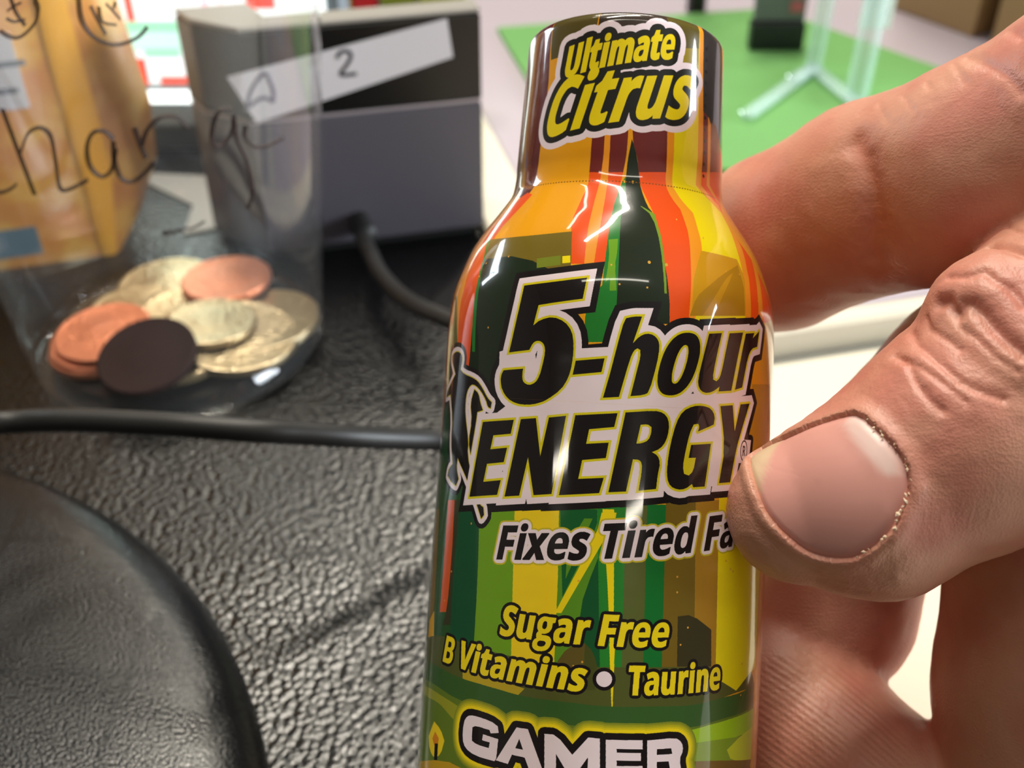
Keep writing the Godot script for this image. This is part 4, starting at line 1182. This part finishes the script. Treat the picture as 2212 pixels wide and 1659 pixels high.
func build_nail(o: Node3D, base: Vector3, all: PackedInt32Array) -> void:
	var rings := 14
	var n := nail_poly.size()
	var vs := PackedVector3Array(); var cs := PackedColorArray(); var ix := PackedInt32Array()
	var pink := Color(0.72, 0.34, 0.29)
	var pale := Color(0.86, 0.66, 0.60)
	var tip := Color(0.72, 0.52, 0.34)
	for r in rings + 1:
		var t := float(r) / rings
		for i in n:
			var q := nail_poly[i] * t
			var p := nail_c + nail_x * q.x + nail_y * q.y + nail_n * 12.0
			var go := true
			for k in 40:
				var d := flesh(p, all)
				p -= nail_n * d * 0.9
				if d < 0.02: break
			var drop := nail_c + nail_x * q.x + nail_y * q.y - nail_n * 3.6
			if p.dot(nail_n) < drop.dot(nail_n): p = drop
			p += nail_n * (0.02 - 0.30 * smoothstep(0.93, 1.0, t))
			vs.append(p)
			var moon := pairs(MOON_GLINT)
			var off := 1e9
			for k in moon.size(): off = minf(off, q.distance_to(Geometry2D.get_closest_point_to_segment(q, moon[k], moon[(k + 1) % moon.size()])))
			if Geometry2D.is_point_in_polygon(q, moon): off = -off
			var moon_glint := 1.0 - smoothstep(-0.5, 0.4, off)
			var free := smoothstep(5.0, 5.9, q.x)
			cs.append(pink.lerp(pale, moon_glint * 0.75).lerp(tip, free))
	for r in rings:
		for i in n:
			var a := r * n + i; var b := r * n + (i + 1) % n
			ix.append_array([a, b, a + n, b, b + n, a + n] if NAIL_TURN else [a, a + n, b, b, a + n, b + n])
	var ns := PackedVector3Array()
	ns.resize(vs.size())
	for i in range(0, ix.size(), 3):
		var fn := (vs[ix[i + 1]] - vs[ix[i]]).cross(vs[ix[i + 2]] - vs[ix[i]])
		if fn.dot(nail_n) < 0: fn = -fn
		for k in 3: ns[ix[i + k]] += fn
	for i in vs.size():
		ns[i] = ns[i].normalized() if i >= n else nail_n
		vs[i] = (vs[i] - base) * MM
	var arr := []
	arr.resize(Mesh.ARRAY_MAX)
	arr[Mesh.ARRAY_VERTEX] = vs; arr[Mesh.ARRAY_NORMAL] = ns; arr[Mesh.ARRAY_COLOR] = cs; arr[Mesh.ARRAY_INDEX] = ix
	var mesh := ArrayMesh.new()
	mesh.add_surface_from_arrays(Mesh.PRIMITIVE_TRIANGLES, arr)
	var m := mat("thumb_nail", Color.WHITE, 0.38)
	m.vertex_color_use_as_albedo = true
	part("thumb_nail", mesh, m, o).set_meta("label", "pink thumb nail with pale half moon and painted reflection")
	# dry skin along the root of the nail
	var rng := RandomNumberGenerator.new()
	rng.seed = 8
	var dry := mat("dry_skin", Color(0.92, 0.82, 0.70), 0.7)
	var st := fresh()
	var edge := triples(NAIL_EDGE)
	for i in range(8, 16):
		for k in 9:
			if rng.randf() < 0.35: continue
			var f := (k + rng.randf()) / 9.0
			var p := edge[i].lerp(edge[(i + 1) % edge.size()], f)
			p += (p - nail_c).normalized() * rng.randf_range(-0.15, 0.35)
			for g in 6:
				p += nail_n * (0.25 - flesh(p, all)) * 0.6
			var big := rng.randf_range(0.10, 0.26) * (1.9 if i in [10, 11] and rng.randf() < 0.4 else 1.0)
			var a := Vector3(rng.randf_range(-1, 1), rng.randf_range(-1, 1), rng.randf_range(-0.4, 0.4)).normalized() * big
			var b := nail_n.cross(a) * rng.randf_range(0.4, 0.9)
			var c := nail_n * big * 0.5
			p -= base
			for q in [[a, b], [b, -a], [-a, -b], [-b, a]]:
				tri(st, p + c, p + q[1], p + q[0])
				tri(st, p - c, p + q[0], p + q[1])
	part("cuticle", done(st), dry, o).set_meta("label", "pale flaking skin at the nail root")

# ------------------------------------------------------------------ cup of coins
const CUP := Vector3(-68.5, 0, -187.8)
const CUP_R := 28.2
const CUP_SLOPE := 0.10

func build_cup() -> void:
	var clear := mat("clear_plastic", Color(0.93, 0.95, 0.96, 0.018), 0.06)
	clear.transparency = BaseMaterial3D.TRANSPARENCY_ALPHA
	var t := thing("change_cup", "clear plastic cup with marker writing and coins inside", "cup", CUP)
	var p := PackedVector2Array()
	for i in 25: p.append(Vector2(CUP_R + 0.7 + (2.6 + i * 4.0) * CUP_SLOPE, 2.6 + i * 4.0))
	p.append(Vector2(CUP_R + 12.0, 99.5)); p.append(Vector2(CUP_R + 13.0, 100.2)); p.append(Vector2(CUP_R + 12.8, 101.2)); p.append(Vector2(CUP_R + 11.6, 101.0))
	part("wall", lathe(p, 96), clear, t)
	part("foot_ring", lathe(PackedVector2Array([Vector2(CUP_R + 0.96, 2.6), Vector2(CUP_R + 0.5, 1.0), Vector2(CUP_R - 0.8, 0.2), Vector2(CUP_R - 2.2, 0.6), Vector2(CUP_R - 2.8, 2.2), Vector2(CUP_R - 3.4, 3.2)]), 96), clear, t)
	part("floor_disc", lathe(PackedVector2Array([Vector2(CUP_R - 3.4, 3.2), Vector2(CUP_R - 8, 3.4), Vector2(0.01, 3.4)]), 64), clear, t)
	# marker writing on the wall, as thin strokes of ink: (angle in degrees, height)
	var ink := mat("marker_ink", Color(0.16, 0.07, 0.05, 0.6), 0.6)
	ink.transparency = BaseMaterial3D.TRANSPARENCY_ALPHA
	for s in MARKER_STROKES:
		var pts := []
		for q in s:
			var th := deg_to_rad(q[0])
			var r: float = CUP_R + 0.8 + q[1] * CUP_SLOPE
			pts.append(Vector3(r * sin(th), q[1], r * cos(th)))
		part("ink_stroke", tube(spline(pts, 4), 0.22 if s.size() > 10 else (0.30 if pts[0].y > 70.0 and s.size() < 5 else 0.42), 6, 0.22, pts[0].normalized()), ink, t)
	# coins
	var copper := mat("copper", Color(0.84, 0.54, 0.41), 0.36, 0.85)
	relief(copper, noise_tex(FastNoiseLite.TYPE_SIMPLEX, 0.03, 2, 3), 16, 0.12)
	var brown := mat("shaded_copper", Color(0.16, 0.10, 0.09), 0.7, 0.0)  # copper with the shade of a turned-away face put into the colour
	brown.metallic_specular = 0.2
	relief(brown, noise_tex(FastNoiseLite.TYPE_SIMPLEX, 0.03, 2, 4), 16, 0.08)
	var silver := mat("nickel", Color(0.78, 0.71, 0.57), 0.32, 0.9)
	relief(silver, noise_tex(FastNoiseLite.TYPE_SIMPLEX, 0.025, 2, 6), 18, 0.12)
	var heap := [
		["penny", 9.5, 1.5, copper, [-13.5, 9.6, 5.2, 0, 3], "bottom copper penny of the stack against the cup wall", "copper pennies stacked in the cup"],
		["penny", 9.5, 1.5, copper, [-13.0, 9.2, 6.8, 2, -2], "middle copper penny of the stack against the cup wall", "copper pennies stacked in the cup"],
		["penny", 9.5, 1.5, copper, [-12.2, 8.6, 8.4, 3, 3], "shiny copper penny on top of the penny stack in the cup", "copper pennies stacked in the cup"],
		["penny", 9.5, 1.5, copper, [7.5, -13.0, 7.0, 3, 1], "lone copper penny at the back of the cup floor", ""],
		["penny", 9.5, 1.5, brown, [-1.0, 17.4, 9.4, 14, -3], "penny with shade in its dark brown colour leaning at the front of the cup", ""],
		["quarter", 12.1, 1.7, silver, [17.0, 0.5, 5.2, 2, -5], "large silver quarter under the other quarter in the cup", ""],
		["quarter", 12.1, 1.7, silver, [13.6, 7.6, 6.6, 4, -2], "large silver quarter overlapping the lower one in the cup", ""],
		["nickel", 10.6, 1.9, silver, [-5.5, -14.0, 4.4, 0, 0], "pale nickel lying flat beside the lone copper penny", ""],
		["nickel", 10.6, 1.9, silver, [1.5, -1.0, 4.8, 2, 2], "dull nickel in the middle of the coins in the cup", ""],
		["nickel", 10.6, 1.9, silver, [3.2, 11.0, 6.2, -3, 2], "dull nickel half covered by the dark brown penny", ""],
		["nickel", 10.6, 1.9, silver, [-9.0, -3.0, 4.6, 0, 0], "dull nickel between the penny stack and the pale nickel", ""],
		["dime", 8.9, 1.3, silver, [8.4, 5.5, 8.8, 0, 4], "thin dime lying on top of the quarters in the cup", ""]]
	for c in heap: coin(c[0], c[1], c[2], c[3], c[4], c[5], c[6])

func coin(called: String, r: float, h: float, m: Material, c: Array, label: String, group: String) -> void:
	var mesh := lathe(PackedVector2Array([Vector2(0.01, 0.2), Vector2(r - 1.3, 0.2), Vector2(r - 1.0, 0), Vector2(r - 0.2, 0), Vector2(r, 0.2), Vector2(r, h - 0.2), Vector2(r - 0.2, h), Vector2(r - 1.0, h), Vector2(r - 1.3, h - 0.2), Vector2(r * 0.5, h - 0.22), Vector2(r * 0.42, h - 0.05), Vector2(r * 0.2, h), Vector2(0.01, h)]), 48)
	var o := part(called, mesh, m, self, CUP + Vector3(c[0], c[2] - 1.4, c[1]))
	o.rotation_degrees = Vector3(c[3], c[0] * 31.0, c[4])
	tag(o, label, "coin", group)

# ------------------------------------------------------------------ card reader
func reader_point(s: float, y: float, out := 0.0) -> Vector3:
	return on_counter(s, -out, y)

func plate(outline: Array, thick: float, at: float) -> ArrayMesh:
	# a flat sheet on the reader's front, outline in (along, height)
	var st := fresh()
	var n := outline.size()
	var f := []; var b := []
	for q in outline:
		f.append(reader_point(q[0], q[1], at + thick)); b.append(reader_point(q[0], q[1], at))
	for i in range(1, n - 1):
		tri(st, f[0], f[i + 1], f[i]); tri(st, b[0], b[i], b[i + 1])
	for i in n: quad(st, f[i], f[(i + 1) % n], b[(i + 1) % n], b[i])
	return done(st)

func build_card_reader() -> void:
	var t := thing("card_reader", "squat device with glossy black top half and grey lower half wearing paper tape", "card reader")
	var foot := counter_poly([Vector2(0, 0), Vector2(-50, 0), Vector2(-59, 8), Vector2(-62, 15), Vector2(-62, 20), Vector2(0, 20)])
	var top := counter_poly([Vector2(0, 0), Vector2(-50, 0), Vector2(-59, 8), Vector2(-62, 15), Vector2(-47, 15), Vector2(-44, 6), Vector2(0, 6)])
	var inset := counter_poly([Vector2(-2, 2), Vector2(-49, 2), Vector2(-57, 9), Vector2(-60, 16), Vector2(-60, 18), Vector2(-2, 18)])
	part("plinth", prism(inset, 0, 2.2), mat("rubber_black", Color(0.02, 0.02, 0.02), 0.7), t)
	part("lower_shell", prism(foot, 2.0, 33.6, 0.7), mat("reader_grey", Color(0.30, 0.29, 0.32), 0.42), t)
	part("upper_shell", prism(top, 34.0, 53.2, 0.6), mat("reader_black", Color(0.03, 0.034, 0.036), 0.3), t)
	part("top_highlight", prism(top, 53.2, 54.2, 0.3), mat("reader_highlight", Color(0.58, 0.56, 0.53), 0.35), t)  # highlight on the shell's lit top edge, added as a pale strip
	part("seam", prism(foot, 33.5, 34.1, 0.1), mat("seam_highlight", Color(0.66, 0.62, 0.64), 0.3, 0.4), t)  # pale colour paints the edge highlight along the joint of the shells
	var tape := thing("paper_tape", "strip of white paper tape with handwritten digit stuck on the card reader", "tape")
	part("strip", plate([[-53.3, 44.5], [-48.7, 33.9], [-6.1, 44.2], [-7.1, 52.6]], 0.15, 0.15), mat("tape_paper", Color(0.78, 0.76, 0.77), 0.7), tape)
	var ink := mat("pen_ink", Color(0.12, 0.12, 0.15), 0.6)
	for s in TAPE_STROKES:
		var pts := []
		for q in s: pts.append(reader_point(q[0], q[1], 0.34))
		part("pen_stroke", tube(spline(pts, 4), 0.42, 6, 0.25, -AWAY), ink if s.size() < 9 else mat("faint_ink", Color(0.42, 0.41, 0.46), 0.6), tape)

func build_cable() -> void:
	var rubber := mat("cable_rubber", Color(0.12, 0.117, 0.115), 0.5)
	var t := thing("cable", "black rubber cable looping from the card reader across the counter", "cable")
	var pts := []
	for p in triples(CABLE_PATH): pts.append(p)
	part("cord", tube(spline(pts, 10), 1.75, 16), rubber, t)
	part("strain_relief", tube(PackedVector3Array([reader_point(-29, 7.5, -1), reader_point(-29, 7.5, 3), reader_point(-28.6, 7.6, 7)]), 2.6, 16), rubber, t)

func build_round_base() -> void:
	var m := mat("fine_pebbled_black", Color(0.06, 0.062, 0.068), 0.25)
	relief(m, noise_tex(FastNoiseLite.TYPE_CELLULAR, 0.05, 1, 12, 1024), 26.0, 0.08)
	m.heightmap_flip_texture = true
	var t := thing("round_base", "low round black grained stand base with rounded rim on the counter", "stand base", Vector3(-119.6, 0, -59.1))
	part("disc", lathe(PackedVector2Array([Vector2(0.01, 9.4), Vector2(40, 9.2), Vector2(70, 8.6), Vector2(80, 8.0), Vector2(84, 7.4), Vector2(87.4, 6.0), Vector2(89.6, 4.2), Vector2(90.8, 2.2), Vector2(91, 0.4), Vector2(90, 0)]), 160), m, t)

# ------------------------------------------------------------------ behind, to the left
func build_left_background() -> void:
	# pouch
	var foil := mat("pouch_film", Color(0.86, 0.58, 0.20), 0.35)
	var ramp := Gradient.new()
	ramp.offsets = PackedFloat32Array([0.0, 0.45, 0.6, 1.0])
	ramp.colors = PackedColorArray([Color(0.72, 0.42, 0.14), Color(0.76, 0.50, 0.17), Color(0.80, 0.57, 0.20), Color(0.84, 0.66, 0.34)])
	foil.albedo_color = Color.WHITE
	speckle(foil, noise_tex(FastNoiseLite.TYPE_SIMPLEX, 0.012, 3, 31, 512, ramp), 90)
	var t := thing("snack_pouch", "orange yellow snack pouch standing behind the clear cup", "pouch", Vector3(-100, 0, -235))
	var st := fresh()
	st.set_smooth_group(0)
	var levels := [[0, -91.5, -226], [8, -86, -229], [20, -81, -233], [32, -82, -237], [45, -84.5, -240], [60, -87, -243], [80, -90, -245], [104, -93, -247]]
	var noise := FastNoiseLite.new()
	noise.seed = 2
	noise.frequency = 0.05
	var rings := []
	for l in levels:
		var corner_ := Vector3(-93.5, l[0], -221.5)
		var g := Vector3(l[1], l[0], l[2])
		var ring := [Vector3(-160, l[0], -204), Vector3(-138, l[0], -208), Vector3(-115, l[0], -215), corner_, corner_.lerp(g, 0.5) + Vector3(0.8, 0, 0.8), g, Vector3(-102, l[0], -262), Vector3(-160, l[0], -255)]
		var o := []
		for p: Vector3 in ring: o.append(p + Vector3(noise.get_noise_3dv(p), 0, noise.get_noise_3dv(p + Vector3.ONE * 50)) * 1.6 - Vector3(-100, 0, -235))
		rings.append(o)
	for i in rings.size() - 1:
		for k in 8:
			quad(st, rings[i][k], rings[i][(k + 1) % 8], rings[i + 1][(k + 1) % 8], rings[i + 1][k])
	for k in range(1, 7): tri(st, rings[-1][0], rings[-1][k], rings[-1][k + 1])
	part("film", done(st, true), foil, t)
	var band := fresh()
	band.set_smooth_group(0)
	for i in rings.size() - 1:
		var e := []
		for k in 2:
			var a: Vector3 = rings[i + k][3]; var b: Vector3 = rings[i + k][4]
			e.append(a + Vector3(-1.6, 0, 0.75)); e.append(a + Vector3(0.3, 0, 0.5)); e.append(a.lerp(b, 0.55) + Vector3(0.4, 0, 0.35))
		quad(band, e[0], e[1], e[4], e[3]); quad(band, e[1], e[2], e[5], e[4])
	part("yellow_band", done(band, true), mat("pouch_yellow", Color(0.88, 0.62, 0.14), 0.35), t)
	var lab := part("paper_label", box(Vector3(41, 15.6, 1.2), 0), mat("label_paper", Color(0.74, 0.72, 0.72), 0.7), t, Vector3(-20.5, 37.6, 22.0))
	lab.rotation_degrees.y = 17
	for i in 2:
		var bar := part("printed_line", box(Vector3(9, 1.2, 0.2), 0), mat("print_grey", Color(0.3, 0.32, 0.35), 0.7), t, Vector3(-3.6 - i * 2.6, 46.6 - i * 5.6, 17.4 + i * 0.8))
		bar.rotation_degrees.y = 17
	var badge := part("badge", box(Vector3(26, 7, 1.0), 0), mat("badge_blue", Color(0.30, 0.40, 0.44), 0.6), t, Vector3(-19.0, 3.0, 21.2))
	badge.rotation_degrees.y = 17
	# lit terminal
	var s := thing("lit_terminal", "small terminal with glowing white, mint and red screen behind the cup", "terminal", Vector3(-80, 0, -274))
	part("housing", box(Vector3(74, 64, 18), 1.5), mat("terminal_grey", Color(0.50, 0.55, 0.58), 0.45), s, Vector3(0, 0, -9.6))
	part("keypad", box(Vector3(34, 6.5, 1.2), 0.4), mat("keypad_dark", Color(0.10, 0.13, 0.14), 0.5), s, Vector3(-2, 1.6, 0.2))
	var im := Image.create(256, 160, false, Image.FORMAT_RGB8)
	im.fill(Color(0.95, 0.97, 0.96))
	for r in SCREEN_BLOCKS: im.fill_rect(Rect2i(r[0], r[1], r[2], r[3]), Color8(r[4], r[5], r[6]))
	var glass := mat("screen_glow", Color.BLACK, 0.2)
	glass.emission_enabled = true
	glass.emission = Color.BLACK
	glass.emission_texture = ImageTexture.create_from_image(im)
	glass.emission_energy_multiplier = 1.8
	var pm := PlaneMesh.new()
	pm.size = Vector2(68, 42.5) * MM
	pm.orientation = PlaneMesh.FACE_Z
	part("screen", pm, glass, s, Vector3(0, 40.5, 0.15))
	var bar_m := mat("light_bar_glow", Color.WHITE, 0.3)
	bar_m.emission_enabled = true
	bar_m.emission = Color(0.95, 1, 1)
	bar_m.emission_energy_multiplier = 2.5
	part("light_bar", box(Vector3(24, 3.4, 1.0), 0.4), bar_m, s, Vector3(-9, 14.2, 0.3))
	var l := AreaLight3D.new()
	l.name = "screen_light"
	l.area_size = Vector2(64, 40) * MM
	l.light_energy = 0.003
	l.light_color = Color(0.9, 1, 0.97)
	l.shadow_enabled = true
	l.rotation_degrees.y = 180
	s.add_child(l)
	l.position = Vector3(0, 40.5, 1.5) * MM
	# folded paper
	var sheet := part("paper_slip", prism(PackedVector2Array([Vector2(-101, -262), Vector2(-66, -258), Vector2(-62, -236), Vector2(-78, -230), Vector2(-79, -244)]), 0.1, 0.6), mat("grey_paper", Color(0.52, 0.5, 0.48), 0.6), self)
	tag(sheet, "grey paper slip lying on the counter behind the clear cup", "paper")
	# packs behind the reader
	var packs := [["cream", -56.5, 9, Color(0.85, 0.78, 0.55)], ["navy", -49.6, 3.4, Color(0.10, 0.14, 0.2)], ["yellow", -45, 4.6, Color(0.86, 0.74, 0.32)], ["red", -39.0, 6.4, Color(0.78, 0.10, 0.10)], ["olive", -30.0, 9.5, Color(0.50, 0.52, 0.14)], ["lime", -18.5, 12, Color(0.62, 0.62, 0.16)]]
	for p in packs:
		var k := thing("candy_pack", "%s upright candy pack behind the card reader" % p[0], "pack", Vector3(p[1], 0, -300), "candy packs behind the card reader")
		part("sleeve", box(Vector3(p[2], 46, 12), 0.6), mat("pack_" + p[0], p[3], 0.4), k)
		part("end_flap", box(Vector3(p[2] * 0.9, 2.0, 11), 0.3), mat("pack_" + p[0], p[3]), k, Vector3(0, 45.6, 0))

# ------------------------------------------------------------------ behind, to the right
func build_right_background() -> void:
	var felt := mat("green_felt", Color(0.42, 0.64, 0.36), 0.9)
	relief(felt, noise_tex(FastNoiseLite.TYPE_SIMPLEX, 0.08, 2, 41), 20, 0.15)
	var mat_o := part("green_mat", prism(PackedVector2Array([Vector2(-4.9, -365.6), Vector2(90, -384), Vector2(128, -336.5), Vector2(175, -280), Vector2(150, -252), Vector2(17, -268)]), -1, 0.6, 0.2), felt, self)
	tag(mat_o, "flat green mat on the pale lilac counter", "mat")
	var acrylic := mat("acrylic", Color(0.85, 0.96, 0.95, 0.30), 0.08)
	acrylic.transparency = BaseMaterial3D.TRANSPARENCY_ALPHA
	var st := thing("acrylic_stand", "clear acrylic display stand with splayed feet on the green mat", "stand", Vector3(92, 0.6, -327))
	var feet := [Vector3(65.9, 0, -292.6), Vector3(99.1, 0, -300), Vector3(84, 0, -318)]
	for f: Vector3 in feet:
		var d := f - Vector3(92, 0, -327)
		part("foot_bar", tube(PackedVector3Array([Vector3(0, 1.6, 0), d + Vector3(0, 1.6, 0)]), 2.3, 12, 0.6), acrylic, st)
	part("upright", tube(PackedVector3Array([Vector3(0, 1, 0), Vector3(1, 60, 1)]), 2.6, 12), acrylic, st)
	part("upright", tube(PackedVector3Array([Vector3(8, 1, 21), Vector3(10, 40, 17)]), 3.4, 12), acrylic, st)
	part("price_ticket", box(Vector3(9, 15, 1.2), 0.3), mat("ticket_white", Color(0.92, 0.93, 0.93), 0.4), st, Vector3(11.5, 19, 14))
	var sign_ := thing("small_sign", "small black and grey sign standing on the green mat", "sign", Vector3(84, 0.6, -347))
	part("foot", box(Vector3(17, 9, 5), 0.6), mat("sign_black", Color(0.07, 0.08, 0.1), 0.4), sign_)
	part("panel", box(Vector3(16, 22, 2), 0.4), mat("sign_grey", Color(0.42, 0.45, 0.45), 0.5), sign_, Vector3(0, 9, 0))
	part("price_dot", box(Vector3(4, 3.4, 0.6), 0.2), mat("sign_pink", Color(0.75, 0.38, 0.42), 0.5), sign_, Vector3(5, 12, 1.2))
	var rod := part("dark_rod", tube(PackedVector3Array([Vector3(0, 0, 0), Vector3(0, 80, 0)]), 3.4, 14), mat("rod_dark", Color(0.14, 0.13, 0.15), 0.4, 0.3), self, Vector3(64, -1, -385))
	tag(rod, "thin dark upright rod behind the green mat", "rod")
	var card := mat("cardboard", Color(0.62, 0.50, 0.34), 0.8)
	var b1 := thing("cardboard_box", "tan cardboard box behind the mat, the one farther from the hand", "box", Vector3(160, -1, -392))
	part("carton", prism(PackedVector2Array([Vector2(-28, 3), Vector2(-8, 32), Vector2(40, 2), Vector2(15, -33)]), 0, 80, 0.6), card, b1)
	var b2 := thing("cardboard_box", "tan cardboard box half hidden by the knuckles", "box", Vector3(190, -1, -345))
	part("carton", prism(PackedVector2Array([Vector2(-34, -9), Vector2(-4, 36), Vector2(45, 6), Vector2(14, -42)]), 0, 80, 0.6), card, b2)
